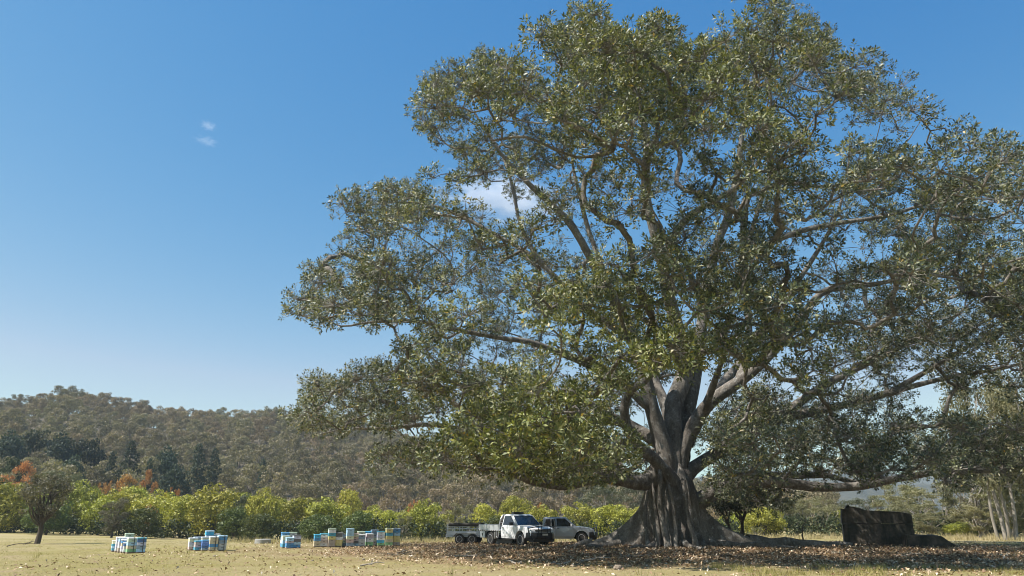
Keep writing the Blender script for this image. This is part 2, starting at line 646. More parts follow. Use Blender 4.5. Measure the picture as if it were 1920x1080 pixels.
def hill_z(x, y):
    x = np.asarray(x, dtype=float)
    y = np.asarray(y, dtype=float)
    r = np.hypot(x, y)
    az = np.arctan2(x, y)
    rr = 470 + 60 * np.sin(az * 5.0)
    el = np.interp(az, _az, _el)
    top = np.maximum(el * rr + CAM_H - HILL_TREE * 1.02, -6)
    t = np.clip((r - 150) / (rr - 150), 0, 1)
    s = 0.55 * t + 0.45 * t * t * (3 - 2 * t)
    P = np.stack([x * 0.012, y * 0.012, np.zeros_like(x)], -1).reshape(-1, 3)
    n = (fbm(P, 3).reshape(x.shape) - 0.5) * 16 * np.sin(np.pi * t) * np.clip(top / 40, 0, 1)
    back = np.clip((r - rr) / 250, 0, 1)
    return -2.2 + (top + 2.2) * s * (1 - back * back * 0.8) + n


def polar_mesh(name, az0, az1, na, r0, r1, nr, fn, mat):
    A, RR = np.meshgrid(np.radians(np.linspace(az0, az1, na)), np.linspace(r0, r1, nr))
    X, Y = np.sin(A) * RR, np.cos(A) * RR
    V = np.stack([X, Y, fn(X, Y)], -1).reshape(-1, 3)
    i = np.arange(na * nr).reshape(nr, na)
    F = np.stack([i[:-1, :-1], i[:-1, 1:], i[1:, 1:], i[1:, :-1]], -1).reshape(-1, 4)
    return np_mesh(name, V, F, mat, smooth_shade=True)


def soil_mat():
    m, nt, b = new_mat('forest_floor')
    f = noise(nt, 0.15, 6, 0.7)
    nt.links.new(ramp(nt, f, [(0.3, (0.05, 0.042, 0.028)), (0.7, (0.13, 0.105, 0.065))]), b.inputs['Base Color'])
    b.inputs['Roughness'].default_value = 1.0
    return m


M['soil'] = soil_mat()
tag(link('hill', polar_mesh('hill', -56, 34, 130, 146, 720, 60, hill_z, M['soil'])), kind='structure')


def far_mat(name, c1, c2, sc):
    m, nt, b = new_mat(name)
    f = noise(nt, sc, 8, 0.75)
    nt.links.new(ramp(nt, f, [(0.35, c1), (0.65, c2)]), b.inputs['Base Color'])
    b.inputs['Roughness'].default_value = 1.0
    bump(nt, b, f, 1.0, 12.0)
    return m


M['far_forest'] = far_mat('far_forest', (0.035, 0.040, 0.026), (0.11, 0.10, 0.065), 0.045)


def far_fn(rr, depth, pts, seed):
    az_, el_ = [], []
    for (px, py) in pts:
        d = at(px, py, 100.0)
        az_.append(math.atan2(d.x, d.y))
        el_.append((d.z - CAM_H) / math.hypot(d.x, d.y))

    def fn(X, Y):
        r = np.hypot(X, Y)
        az = np.arctan2(X, Y)
        top = np.interp(az, az_, el_) * rr
        t = 1 - np.abs(r - rr) / depth
        P = np.stack([X, Y, np.full_like(X, seed)], -1).reshape(-1, 3)
        n = (fbm(P * 0.006, 4).reshape(X.shape) - 0.5) * top * 0.4
        n2 = (fbm(P * 0.05, 3).reshape(X.shape) - 0.5) * 14
        return -3 + (top + 3) * smooth(0, 1, t) + (n + n2) * smooth(0, 0.35, t)
    return fn


tag(link('far_hills', polar_mesh('far_hills', 2, 48, 260, 820, 1400, 60,
    far_fn(1100, 290, [(900, 925), (1300, 915), (1480, 908), (1600, 900), (1700, 915), (1800, 905), (1950, 890), (2200, 870)], 1.0), M['far_forest'])), kind='structure')
tag(link('farther_hills', polar_mesh('farther_hills', -4, 52, 260, 1450, 2150, 50,
    far_fn(1800, 350, [(800, 905), (1200, 898), (1450, 880), (1560, 878), (1700, 890), (1800, 880), (2000, 870), (2300, 880)], 4.0), M['far_forest'])), kind='structure')


# ------------------------------------------------------------------ tubes and leaves
def tube_arrays(pts, rad, n=6, V0=0, twist=0.0):
    pts = np.asarray(pts, dtype=float)
    rad = np.asarray(rad, dtype=float)
    m = len(pts)
    T = np.gradient(pts, axis=0)
    T = unit(T)
    ref = np.where(np.abs(T[:, 2:3]) > 0.85, np.array([[1.0, 0.2, 0]]), np.array([[0, 0, 1.0]]))
    # one reference for the whole tube keeps it from twisting
    ref = np.tile(np.array([[1.0, 0.3, 0]]) if np.mean(np.abs(T[:, 2])) > 0.7 else np.array([[0.1, 0.1, 1.0]]), (m, 1))
    S = unit(np.cross(T, ref))
    U = np.cross(S, T)
    a = np.linspace(0, 2 * np.pi, n, endpoint=False)
    V = pts[:, None, :] + rad[:, None, None] * (S[:, None, :] * np.cos(a)[None, :, None] + U[:, None, :] * np.sin(a)[None, :, None])
    i = np.arange(m * n).reshape(m, n) + V0
    j = np.roll(i, -1, axis=1)
    F = np.stack([i[:-1], j[:-1], j[1:], i[1:]], -1).reshape(-1, 4)
    return V.reshape(-1, 3), F


def tubes(list_):
    """list of (pts, radii, sides) -> V, F"""
    Vs, Fs, o = [], [], 0
    for pts, rad, n in list_:
        v, f = tube_arrays(pts, rad, n, o)
        Vs.append(v)
        Fs.append(f)
        o += len(v)
    return np.concatenate(Vs), np.concatenate(Fs)


def leaf_quads(P, T, Nn, L, W, fold=0.15):
    """pointed leaves, folded on the midrib: P base, T direction, Nn normal"""
    T = unit(T)
    S = unit(np.cross(Nn, T))
    Nn = np.cross(T, S)
    L = np.broadcast_to(np.asarray(L, dtype=float), (len(P),))[:, None]
    W = np.broadcast_to(np.asarray(W, dtype=float), (len(P),))[:, None]
    mid = P + T * L * 0.5
    V = np.stack([P, mid + S * W * 0.5 + Nn * W * fold, P + T * L - Nn * L * 0.06, mid - S * W * 0.5 + Nn * W * fold], 1).reshape(-1, 3)
    F = np.arange(len(P) * 4).reshape(-1, 4)
    return V, F


def rand_dirs(n, rng):
    v = rng.normal(size=(n, 3))
    return unit(v)


def crown_from_lobes(lobes, per_area, L, W, rng, jitter=0.6, under=0.35, droop=0.0, shell=0.35):
    """lobes: (cx,cy,cz,rx,rz). Leaves on and just inside each lobe's surface."""
    Ps, Ns = [], []
    for (cx, cy, cz, rx, rz) in lobes:
        n = max(6, int(per_area * 4 * math.pi * rx * (rx + rz) / 2))
        d = rand_dirs(n, rng)
        keep = (d[:, 2] > -0.25) | (rng.random(n) < under)
        d = d[keep]
        k = 1 - shell * rng.random(len(d)) ** 1.5
        P = np.stack([cx + d[:, 0] * rx * k, cy + d[:, 1] * rx * k, cz + d[:, 2] * rz * k], 1)
        Ps.append(P)
        Ns.append(d)
    P, Nn = np.concatenate(Ps), np.concatenate(Ns)
    Nn = unit(Nn + rng.normal(size=Nn.shape) * jitter)
    T = unit(np.cross(Nn, rand_dirs(len(P), rng)))
    if droop:
        T = unit(T + np.array([0, 0, -droop]))
    s = rng.uniform(0.65, 1.35, len(P))
    return leaf_quads(P - T * L * 0.5, T, Nn, L * s, W * s)


def curve_pts(a, b, n, rng, wob=0.08, sag=0.0):
    a, b = np.asarray(a, float), np.asarray(b, float)
    t = np.linspace(0, 1, n)[:, None]
    d = np.linalg.norm(b - a)
    off = rng.normal(size=3) * wob * d
    off2 = rng.normal(size=3) * wob * 0.5 * d
    return a + (b - a) * t + off * np.sin(np.pi * t) + off2 * np.sin(2 * np.pi * t) + np.array([0, 0, sag * d]) * np.sin(np.pi * t)


def limbs_to(lobes, base_z, fork_z, r0, rng, n_max=18, trunk_lean=(0, 0), double=False):
    """a tapered trunk that forks, one limb to each of the larger lobes"""
    out = []
    top = np.array([trunk_lean[0], trunk_lean[1], fork_z])
    out.append((curve_pts((0, 0, base_z), top, 6, rng, 0.04), np.linspace(r0 * 1.25, r0 * 0.8, 6), 8))
    ls = sorted(lobes, key=lambda l: -l[3])[:n_max]
    for l in ls:
        e = np.array(l[:3]) - np.array([0, 0, l[4] * 0.2])
        s = top * rng.uniform(0.75, 1.0)
        rr = r0 * rng.uniform(0.28, 0.5)
        out.append((curve_pts(s, e, 6, rng, 0.09, 0.06), np.linspace(rr, rr * 0.18, 6), 5))
    return out


# ------------------------------------------------------------------ tree kinds (shared mesh data); unit: metres at scale 1
KINDS = {}


def mk_kind(name, trunk_list, leafVF, bark, leaf):
    tv, tf = tubes(trunk_list)
    KINDS[name] = (np_mesh(name + '_trunk', tv, tf, bark, smooth_shade=True), np_mesh(name + '_crown', leafVF[0], leafVF[1], leaf))


def camphor_lobes(h, w, rng):
    """rounded billowing crown made of many knobs on a dome"""
    lobes = []
    cz, rz, rx = h * 0.50, h * 0.44, w * 0.42
    for i in range(80):
        d = rand_dirs(1, rng)[0]
        if d[2] < -0.8:
            d[2] *= -0.6
        k = rng.uniform(0.75, 1.05)
        big = rng.uniform(0.10, 0.18) * w * (0.75 if i % 3 else 1.15)
        lobes.append((d[0] * rx * k, d[1] * rx * k, cz + d[2] * rz * k, big, big * 0.8))
    lobes.append((0, 0, cz, rx * 0.75, rz * 0.75))
    return lobes


for v in range(6):
    rng = np.random.default_rng(100 + v)
    h, w = 8.0, 8.0 + rng.uniform(-1, 1.2)
    lo = camphor_lobes(h, w, rng)
    mk_kind('camphor%d' % v, limbs_to(lo, -0.4, h * 0.22, 0.2, rng, 12), crown_from_lobes(lo, 8.0, 0.30, 0.23, rng, 0.42, 0.35), M['bark'],
            M['camphor'] if v < 4 else M['camphor_dark'])
for v in range(4):
    rng = np.random.default_rng(200 + v)
    h = 12.0
    lo = []
    for i in range(38):
        t = rng.uniform(0.30, 1.0)
        rad = 3.6 * math.sin(math.pi * min(1, (t - 0.2) / 0.95)) ** 0.7
        a = rng.uniform(0, 6.28)
        rr = rad * math.sqrt(rng.uniform(0.05, 1))
        s = rng.uniform(0.6, 1.3)
        lo.append((math.cos(a) * rr, math.sin(a) * rr, h * t - s, s, s * 0.75))
    leaf = (M['gum_leaf'], M['gum_pale'], M['gum_pale'], M['brown_tree'])[v]
    mk_kind('gum%d' % v, limbs_to(lo, -0.4, h * 0.34, 0.26, rng, 26, (rng.uniform(-.5, .5), 0)),
            crown_from_lobes(lo, 24.0, 0.30, 0.11, rng, 1.0, 0.8, 0.5, 0.9), M['gum_bark'] if v < 3 else M['bark'], leaf)
for v in range(2):
    rng = np.random.default_rng(300 + v)
    h = 7.0
    lo = []
    for i in range(26):
        d = rand_dirs(1, rng)[0]
        s = rng.uniform(0.4, 0.9)
        lo.append((d[0] * 2.2, d[1] * 2.2, 4.6 + d[2] * 2.0, s, s * 0.8))
    mk_kind('rust%d' % v, limbs_to(lo, -0.4, 2.2, 0.15, rng, 20), crown_from_lobes(lo, 20.0, 0.24, 0.17, rng, 1.0, 0.8, 0.1, 0.8), M['bark'], M['rust'])
for v in range(2):
    rng = np.random.default_rng(400 + v)
    h = 18.0
    lo = []
    for i in range(90):
        t = i / 90.0
        rad = (0.5 + 3.6 * (1 - t) ** 0.75) * rng.uniform(0.35, 1.0)
        a = i * 2.4
        s = (0.55 + 0.7 * (1 - t)) * rng.uniform(0.7, 1.2)
        lo.append((math.cos(a) * rad, math.sin(a) * rad, 3.2 + t * (h - 3.6), s, s * 0.6))
    tl = [(curve_pts((0, 0, -0.4), (0, 0, h - 0.8), 8, rng, 0.005), np.linspace(0.34, 0.04, 8), 8)]
    for l in lo[::3]:
        tl.append((curve_pts((0, 0, l[2] + 0.3), l[:3], 4, rng, 0.03), np.linspace(0.08, 0.02, 4), 4))
    mk_kind('pine%d' % v, tl, crown_from_lobes(lo, 7.0, 0.5, 0.24, rng, 0.8, 0.6, 0.1, 0.7), M['bark'], M['pine'])
# tall gum with several leaning pale stems
rng = np.random.default_rng(430)
lo = []
for i in range(60):
    t = rng.uniform(0.40, 1.0)
    a = rng.uniform(0, 6.28)
    rr = 4.6 * math.sin(math.pi * min(1, (t - 0.2) / 0.95)) ** 0.6 * math.sqrt(rng.uniform(0.05, 1))
    s_ = rng.uniform(0.5, 1.1)
    lo.append((math.cos(a) * rr, math.sin(a) * rr, 12 * t - s_, s_, s_ * 0.8))
tl = []
for (bx, by, tx, ty, r_) in [(-0.9, 0.2, -2.0, 0.4, 0.15), (-0.2, -0.3, -0.5, -0.8, 0.17), (0.5, 0.3, 0.9, 0.8, 0.14), (1.0, -0.2, 2.2, -0.3, 0.13)]:
    c_ = curve_pts((bx, by, -0.4), (tx, ty, 7.5), 9, rng, 0.03)
    tl.append((c_, np.linspace(r_ * 1.2, r_ * 0.6, 9), 8))
    for l in lo[::4]:
        if abs(l[0] - tx) < 2.2:
            tl.append((curve_pts(c_[rng.integers(4, 9)], l[:3], 5, rng, 0.08), np.linspace(r_ * 0.45, 0.02, 5), 5))
mk_kind('tallgum0', tl, crown_from_lobes(lo, 26.0, 0.26, 0.09, rng, 1.0, 0.8, 0.5, 0.9), M['gum_bark'], M['gum_pale'])
# rounded dark broadleaf of the gully forest
for v in range(2):
    rng = np.random.default_rng(450 + v)
    lo = camphor_lobes(12.0, 9.0, rng)
    mk_kind('gully%d' % v, limbs_to(lo, -0.4, 4.0, 0.3, rng, 12), crown_from_lobes(lo, 4.0, 0.5, 0.34, rng, 0.7, 0.4), M['bark'], M['pine'] if v else M['shrub_dark'])
# low bush
for v in range(2):
    rng = np.random.default_rng(480 + v)
    lo = []
    for i in range(18):
        a, rr = rng.uniform(0, 6.28), rng.uniform(0, 1.1)
        s = rng.uniform(0.3, 0.6)
        lo.append((math.cos(a) * rr, math.sin(a) * rr, rng.uniform(0.3, 1.5), s, s * 0.9))
    mk_kind('bush%d' % v, limbs_to(lo, -0.2, 0.3, 0.05, rng, 12), crown_from_lobes(lo, 26.0, 0.2, 0.13, rng, 0.8, 0.7, 0, 0.6), M['bark'], M['camphor_dark'] if v else M['gum_pale'])


def plant_tree(kind, name, loc, height_scale, label, cat='tree', group=None, rz=None, wide=1.0):
    root = empty(name, loc, random.uniform(0, 6.28) if rz is None else rz, (height_scale * wide, height_scale * wide, height_scale))
    tag(root, label, cat, group)
    tm, cm = KINDS[kind]
    link('trunk', tm, root)
    tag(link('crown', cm, root), kind='stuff')
    return root


KH = {'tallgum': 12.2, 'camphor': 8.2, 'gum': 12.2, 'rust': 7.3, 'pine': 18.0, 'gully': 12.3, 'bush': 1.9}
KW = {'tallgum': 10.0, 'camphor': 8.6, 'gum': 8.0, 'rust': 5.6, 'pine': 8.4, 'gully': 9.8, 'bush': 3.0}


def tree_px(kind, name, px, top, width, Y, label, cat='tree', group='trees along the far edge of the paddock', on_hill=False):
    """a tree of the photo: centre px, top pixel row, width in px, distance Y"""
    x = gx(px, Y)
    if on_hill:
        z = max(gz(x, Y), float(hill_z(np.array([x]), np.array([Y]))[0])) - 0.3
    else:
        z = gz(x, Y) - 0.1
    p = at(px, top, Y)
    h = p.z - z
    x = at(px, top + 0.35 * (1010 - top), Y).x
    k = ''.join(c for c in kind if not c.isdigit())
    if k == 'camphor':
        h *= random.uniform(0.98, 1.14)
    hs = h / KH[k]
    width *= 1.04 if k == 'camphor' else 1.06
    wd = (width / 1480.0 * Y) / KW[k] / hs
    return plant_tree(kind, name, (x, Y, z), hs, label, cat, group, None, max(0.45, min(2.2, wd)))


# ------------------------------------------------------------------ the great fig
TY = FIG[1]
fig = tag(empty('fig_tree', (0, 0, 0)), 'enormous spreading fig tree with buttressed trunk towering over the paddock', 'tree')


def fig_trunk():
    nz, na = 54, 200
    zs = np.concatenate([np.linspace(-0.35, 1.2, 24), np.linspace(1.3, 4.9, nz - 24)])
    th = np.linspace(0, 2 * np.pi, na, endpoint=False)
    butt = [(182, 3.9, 0.85, 0.15, 1.0), (203, 0.9, 0.5, 0.09, 0.6), (0, 4.6, 0.85, 0.13, 1.0), (338, 1.2, 0.55, 0.10, 0.7), (316, 0.7, 0.5, 0.10, 0.6),
            (296, 0.5, 1.6, 0.10, 0.6), (256, 0.35, 1.8, 0.12, 0.6), (231, 0.6, 0.5, 0.11, 0.6), (30, 2.0, 0.8, 0.2, 0.8), (70, 2.4, 0.8, 0.2, 0.8),
            (110, 2.0, 0.8, 0.2, 0.8), (150, 2.6, 0.8, 0.2, 0.8)]
    V = []
    for z in zs:
        r0 = np.interp(z, [-0.4, 0, 1.5, 2.6, 3.4, 4.0, 4.4, 4.6, 4.9], [1.58, 1.52, 1.34, 1.22, 1.05, 0.82, 0.50, 0.15, 0.02])
        r = np.full(na, r0)
        for (deg, A, hh, w, pw) in butt:
            dth = (th - R(deg) + np.pi) % (2 * np.pi) - np.pi
            dth = dth + 0.05 * math.sin(z * 1.7 + deg)
            wz = w * (1 + 0.25 * max(z, 0))
            r = r + A * math.exp(-max(z, -0.2) / hh) * np.exp(-(dth / wz) ** 2) + 0.22 * np.exp(-(dth / 0.16) ** 2) * math.exp(-max(z - 1, 0) / 2.5)
        P = np.stack([np.cos(th) * 2.2, np.sin(th) * 2.2, np.full(na, z * 0.35)], 1)
        r = r * (1 + 0.24 * (fbm(P * 1.6, 3) - 0.5)) + 0.30 * (vnoise(P * np.array([2.6, 2.6, 0.8])) - 0.5) + 0.12 * (vnoise(P * np.array([7.0, 7.0, 2.0]) + 9) - 0.5)
        cx = FIG[0] + np.interp(z, [0, 3, 4.9], [0, 0.15, 0.30])
        V.append(np.stack([cx + np.cos(th) * r, FIG[1] + np.sin(th) * r * 0.92, np.full(na, z)], 1))
    V = np.concatenate(V)
    i = np.arange(nz * na).reshape(nz, na)
    j = np.roll(i, -1, axis=1)
    F = np.stack([i[:-1], j[:-1], j[1:], i[1:]], -1).reshape(-1, 4)
    return np_mesh('trunk', V, F, M['fig_bark'], smooth_shade=True)


trunk = link('trunk', fig_trunk(), fig)

# main limbs: photo pixel and depth of each bend, start radius, end radius
LIMBS = [
    # low left limb, sweeping towards the camera
    ([(1240, 880, 41.6), (1205, 905, 41.0), (1150, 897, 40.0), (1100, 900, 39.0), (1060, 910, 38.0), (1000, 903, 36.5), (950, 886, 35.5), (900, 878, 34.5), (850, 872, 33.5)], 0.50, 0.09),
    # elbow limb in front of the trunk
    ([(1262, 905, 41.3), (1228, 862, 40.7), (1193, 832, 40.0), (1174, 795, 39.6), (1172, 755, 39.2), (1188, 728, 38.8), (1222, 700, 38.2), (1230, 640, 37.4), (1225, 560, 36.6)], 0.40, 0.12),
    ([(1182, 737, 39.0), (1165, 706, 38.4), (1130, 690, 37.5), (1080, 670, 36.5), (1030, 640, 35.5)], 0.22, 0.07),
    # left upright
    ([(1252, 915, 41.7), (1250, 865, 41.7), (1237, 815, 41.8), (1222, 765, 41.6), (1212, 720, 41.6), (1190, 640, 41.5), (1150, 560, 41.0), (1118, 505, 40.5), (1090, 450, 40.0), (1060, 405, 39.5), (1010, 362, 39.0), (965, 318, 38.6), (925, 270, 38.4), (890, 210, 38.5)], 0.56, 0.08),
    # centre upright, forking high
    ([(1262, 915, 42.0), (1264, 855, 42.1), (1262, 800, 42.3), (1262, 760, 42.4), (1285, 690, 42.8), (1265, 600, 42.3), (1245, 520, 41.2), (1242, 485, 40.8), (1222, 415, 40.2), (1211, 350, 39.8), (1215, 280, 39.5), (1200, 200, 39.5), (1180, 120, 40.0), (1120, 50, 40.5)], 0.70, 0.07),
    ([(1243, 490, 40.8), (1268, 435, 40.2), (1300, 400, 39.5), (1350, 370, 38.8), (1392, 340, 38.2), (1422, 302, 38.0), (1440, 240, 38.2)], 0.30, 0.07),
    # right of centre upright
    ([(1268, 915, 42.4), (1274, 855, 42.7), (1285, 790, 43.0), (1300, 720, 43.3), (1312, 640, 43.6), (1325, 540, 44.0), (1345, 455, 44.2), (1368, 390, 44.3), (1385, 310, 44.5), (1400, 200, 44.5), (1425, 110, 44.6), (1440, 20, 44.6)], 0.58, 0.06),
    # right fork
    ([(1268, 915, 41.9), (1278, 850, 42.0), (1300, 800, 41.8), (1322, 765, 41.4), (1350, 740, 41.0), (1388, 715, 40.6), (1430, 680, 40.3), (1480, 625, 40.0), (1540, 550, 39.6), (1600, 535, 39.2), (1668, 526, 38.8), (1740, 500, 38.5), (1800, 470, 38.3)], 0.54, 0.08),
    ([(1388, 715, 40.6), (1405, 650, 41.5), (1400, 560, 42.2), (1398, 480, 42.6), (1420, 400, 43.0), (1445, 330, 43.2), (1500, 260, 43.2), (1560, 180, 43.0)], 0.28, 0.07),
    # right lower
    ([(1272, 905, 42.2), (1300, 878, 42.4), (1340, 852, 42.6), (1400, 820, 42.8), (1455, 785, 43.0), (1538, 728, 43.2), (1600, 695, 43.5), (1697, 647, 43.8), (1780, 600, 44.0), (1850, 540, 44.0)], 0.42, 0.08),
    # low right limb and its long level arm
    ([(1305, 945, 42.2), (1345, 920, 41.6), (1400, 906, 41.0), (1470, 905, 40.6), (1520, 912, 40.4), (1600, 912, 40.0), (1680, 898, 39.8), (1750, 886, 39.6), (1820, 884, 39.4), (1900, 880, 39.2), (1980, 860, 39.0)], 0.42, 0.08),
    ([(1345, 915, 41.6), (1410, 890, 43.0), (1470, 893, 45.0), (1540, 890, 46.5), (1620, 905, 47.5), (1720, 880, 48.0)], 0.32, 0.1),
    # right far arm with the lit underside
    ([(1455, 785, 43.0), (1560, 765, 44.5), (1664, 735, 45.5), (1740, 695, 46.0), (1804, 655, 46.2), (1886, 615, 46.4), (1960, 560, 46.5)], 0.30, 0.08),
    ([(1664, 738, 45.5), (1720, 722, 45.0), (1804, 702, 44.4), (1880, 690, 44.0), (1960, 670, 43.5)], 0.2, 0.08),
    # upper right
    ([(1398, 480, 42.6), (1480, 440, 42.0), (1560, 420, 41.4), (1655, 405, 41.0), (1732, 384, 40.6), (1841, 364, 40.2), (1915, 340, 40.0)], 0.22, 0.06),
    ([(1445, 330, 43.2), (1530, 350, 44.0), (1608, 336, 44.6), (1693, 272, 45.0), (1730, 225, 45.2)], 0.16, 0.05),
    # long left limb with drooping tip
    ([(1222, 765, 41.6), (1150, 710, 41.2), (1060, 665, 40.8), (990, 640, 40.2), (930, 632, 39.8), (860, 620, 39.4), (780, 602, 39.0), (700, 604, 38.6), (640, 611, 38.3), (590, 592, 38.1), (552, 590, 38.0)], 0.28, 0.05),
    # lower left long limb
    ([(1237, 830, 42.0), (1160, 790, 42.8), (1080, 790, 43.2), (1000, 812, 43.4), (930, 828, 43.4), (865, 806, 43.2), (790, 797, 43.0), (700, 806, 42.8), (640, 806, 42.6), (565, 826, 42.4)], 0.36, 0.05),
    ([(1160, 790, 42.8), (1080, 745, 41.6), (1000, 742, 40.6), (940, 745, 39.8), (860, 720, 39.2), (780, 700, 38.6), (700, 715, 38.2)], 0.26, 0.06),
    # mid left
    ([(1190, 640, 41.5), (1090, 570, 42.5), (1010, 490, 43.0), (930, 440, 43.2), (850, 400, 43.4), (770, 380, 43.4), (690, 385, 43.4)], 0.28, 0.06),
    ([(1010, 490, 43.0), (975, 420, 43.4), (960, 350, 43.8), (935, 280, 44.0), (870, 190, 44.2)], 0.16, 0.05),
    # back limbs
    ([(1265, 830, 43.4), (1240, 740, 46.0), (1180, 620, 49.0), (1120, 480, 51.0), (1080, 340, 52.0), (1060, 200, 52.5)], 0.42, 0.08),
    ([(1285, 830, 43.6), (1340, 740, 46.5), (1420, 640, 49.5), (1500, 520, 51.5), (1570, 400, 52.5), (1600, 260, 53.0)], 0.42, 0.08),
    ([(1280, 860, 43.6), (1290, 800, 47.5), (1300, 720, 51.0), (1310, 600, 54.0), (1310, 470, 56.0)], 0.38, 0.08),
    # front limb towards the camera
    ([(1285, 700, 42.6), (1250, 640, 40.0), (1210, 600, 37.5), (1180, 600, 35.0), (1160, 640, 32.5), (1140, 680, 30.5)], 0.30, 0.06),
    ([(1320, 770, 41.4), (1350, 690, 38.5), (1370, 640, 36.0), (1390, 640, 33.5), (1400, 680, 31.5)], 0.24, 0.06),
]


def smooth_path(pts, r0, r1, step=0.55):
    """Catmull-Rom through the bends, resampled"""
    P = np.array([list(at(*p)) for p in pts])
    Q = np.vstack([2 * P[0] - P[1], P, 2 * P[-1] - P[-2]])
    out = []
    for i in range(1, len(Q) - 2):
        n = max(2, int(np.linalg.norm(Q[i + 1] - Q[i]) / step))
        t = np.linspace(0, 1, n, endpoint=False)[:, None]
        a, b, c, d = Q[i - 1], Q[i], Q[i + 1], Q[i + 2]
        out.append(0.5 * ((2 * b) + (-a + c) * t + (2 * a - 5 * b + 4 * c - d) * t ** 2 + (-a + 3 * b - 3 * c + d) * t ** 3))
    out.append(P[-1:])
    S = np.concatenate(out)
    S += (np.stack([fbm(S * 0.45 + k * 31, 2) for k in range(3)], 1) - 0.5) * 0.35 * np.linspace(0, 1, len(S))[:, None]
    rr = r0 + (r1 - r0) * np.linspace(0, 1, len(S)) ** 0.62
    rr = rr * (1 + 0.22 * (vnoise(S * 1.1) - 0.5))
    rr[:2] *= 1.18
    rr = rr * np.interp(np.linspace(0, 1, len(S)), [0, 0.78, 1], [1, 1, 0.3])
    return S, rr


node_pos, node_par, node_rad = [], [], []
for (pts, r0, r1) in LIMBS:
    S, rr = smooth_path(pts, r0, r1)
    v, f = tube_arrays(S, rr, 12)
    link('limb', np_mesh('limb', v, f, M['fig_bark'], smooth_shade=True), fig)
    s0 = 6
    for i in range(s0, len(S)):
        node_pos.append(S[i])
        node_par.append(-1)
        node_rad.append(rr[i])

# crown volume: dome round the trunk, cut to the outline the tree shows
OUT = [(545, 826), (556, 790), (565, 745), (600, 705), (650, 702), (690, 690), (722, 655), (765, 640), (770, 622), (700, 612), (640, 616), (540, 602), (542, 560), (590, 535), (572, 508),
       (620, 488), (640, 450), (655, 420), (625, 385), (640, 358), (700, 360), (722, 335), (770, 335), (800, 315), (835, 330), (858, 305), (845, 285), (800, 275), (772, 215), (800, 190),
       (788, 160), (830, 122), (878, 132), (885, 85), (930, 80), (950, 112), (990, 112), (1025, 165), (1055, 160), (1015, 100), (974, 75), (1030, 45), (1070, 18), (1100, 2), (1132, 30),
       (1142, 55), (1200, 72), (1218, 40), (1282, 35), (1292, 95), (1330, 70), (1398, 50), (1392, -5), (1400, -45), (1455, -40), (1482, 18), (1552, 38), (1562, 105), (1610, 90),
       (1672, 82), (1678, 130), (1720, 180), (1748, 212), (1735, 250), (1700, 290), (1740, 300), (1770, 242), (1830, 218), (1872, 240), (1892, 282), (1925, 300), (1990, 330), (2060, 420),
       (2100, 560), (2110, 700), (2060, 850), (1960, 895), (1890, 890), (1830, 905), (1780, 925), (1720, 900), (1640, 900), (1560, 905), (1500, 900), (1480, 940), (1410, 950), (1345, 945), (1325, 905),
       (1215, 895), (1150, 900), (1060, 905), (950, 888), (860, 882), (720, 882), (690, 850), (740, 832), (850, 822), (800, 812), (640, 815)]
TRUNK_WIN = [(1178, 705), (1240, 690), (1392, 690), (1418, 720), (1345, 800), (1330, 870), (1340, 1030), (1120, 1030), (1190, 960), (1205, 900), (1235, 878), (1165, 815)]
HOLES = [(1655, 475, 36, 26), (1735, 745, 42, 36), (985, 575, 26, 24), (1560, 725, 28, 22), (900, 372, 60, 28), (1480, 660, 34, 24), (1600, 640, 24, 20), (990, 400, 30, 22),
         (1700, 700, 30, 20), (1630, 790, 24, 18), (1850, 395, 34, 14), (1130, 440, 20, 24), (1700, 355, 24, 20), (1280, 745, 80, 40), (1400, 690, 30, 24), (1050, 160, 24, 22),
         (830, 795, 40, 14), (1180, 330, 18, 24), (1500, 380, 20, 18), (1520, 250, 18, 16), (1850, 768, 72, 50), (1790, 560, 26, 18), (1760, 430, 30, 16), (1600, 210, 18, 16), (1440, 600, 22, 18), (1640, 570, 30, 16),
         (1380, 160, 18, 14), (1300, 250, 16, 20), (1090, 300, 18, 18), (960, 250, 18, 14), (870, 480, 22, 16), (800, 560, 22, 12), (760, 740, 18, 14), (1000, 690, 20, 14), (1600, 850, 24, 14), (1750, 820, 24, 14)]
C0 = np.array([FIG[0], FIG[1], 14.5])
RAD = np.array([22.5, 18.6, 19.5])
rng = np.random.default_rng(21)
cand = rng.uniform(-1, 1, size=(90000, 3))
cand = cand[np.linalg.norm(cand, axis=1) < 1.06]
P = C0 + cand * RAD
px = project(P)
rho = np.linalg.norm(cand, axis=1)
_q = np.stack([P[:, 0] * 0.55, P[:, 1] * 0.2, P[:, 2] * 0.55], 1)
px_r = px + (np.stack([fbm(_q + 3, 2), fbm(_q + 77, 2)], 1) - 0.5) * 120
ok = inpoly(px_r[:, 0], px_r[:, 1], OUT) & inpoly(px[:, 0], px[:, 1], OUT)
m = 10
for dx, dy in ((m, 0), (-m, 0), (0, m), (0, -m)):
    ok &= inpoly(px[:, 0] + dx, px[:, 1] + dy, OUT) | (rng.random(len(P)) < 0.12)
ok &= P[:, 2] > 2.6
nz = 0.5 * fbm(P * np.array([0.15, 0.15, 0.22]), 2) + 0.5 * fbm(P * np.array([0.36, 0.36, 0.60]) + 50, 2)
ok &= nz > 0.503 - 0.012 * smooth(0.7, 1.0, rho) + 0.020 * smooth(1450, 1650, px[:, 0])
ok &= rng.random(len(P)) < (0.05 + 0.95 * smooth(0.45, 0.92, rho))
for (hx, hy, hw, hh) in HOLES:
    ok &= (((px[:, 0] - hx) / hw) ** 2 + ((px[:, 1] - hy) / hh) ** 2) > 1
ok &= (P[:, 1] < 49) | (rng.random(len(P)) < 0.32)
ok &= (px[:, 0] < 1480) | (rng.random(len(P)) < 0.75)
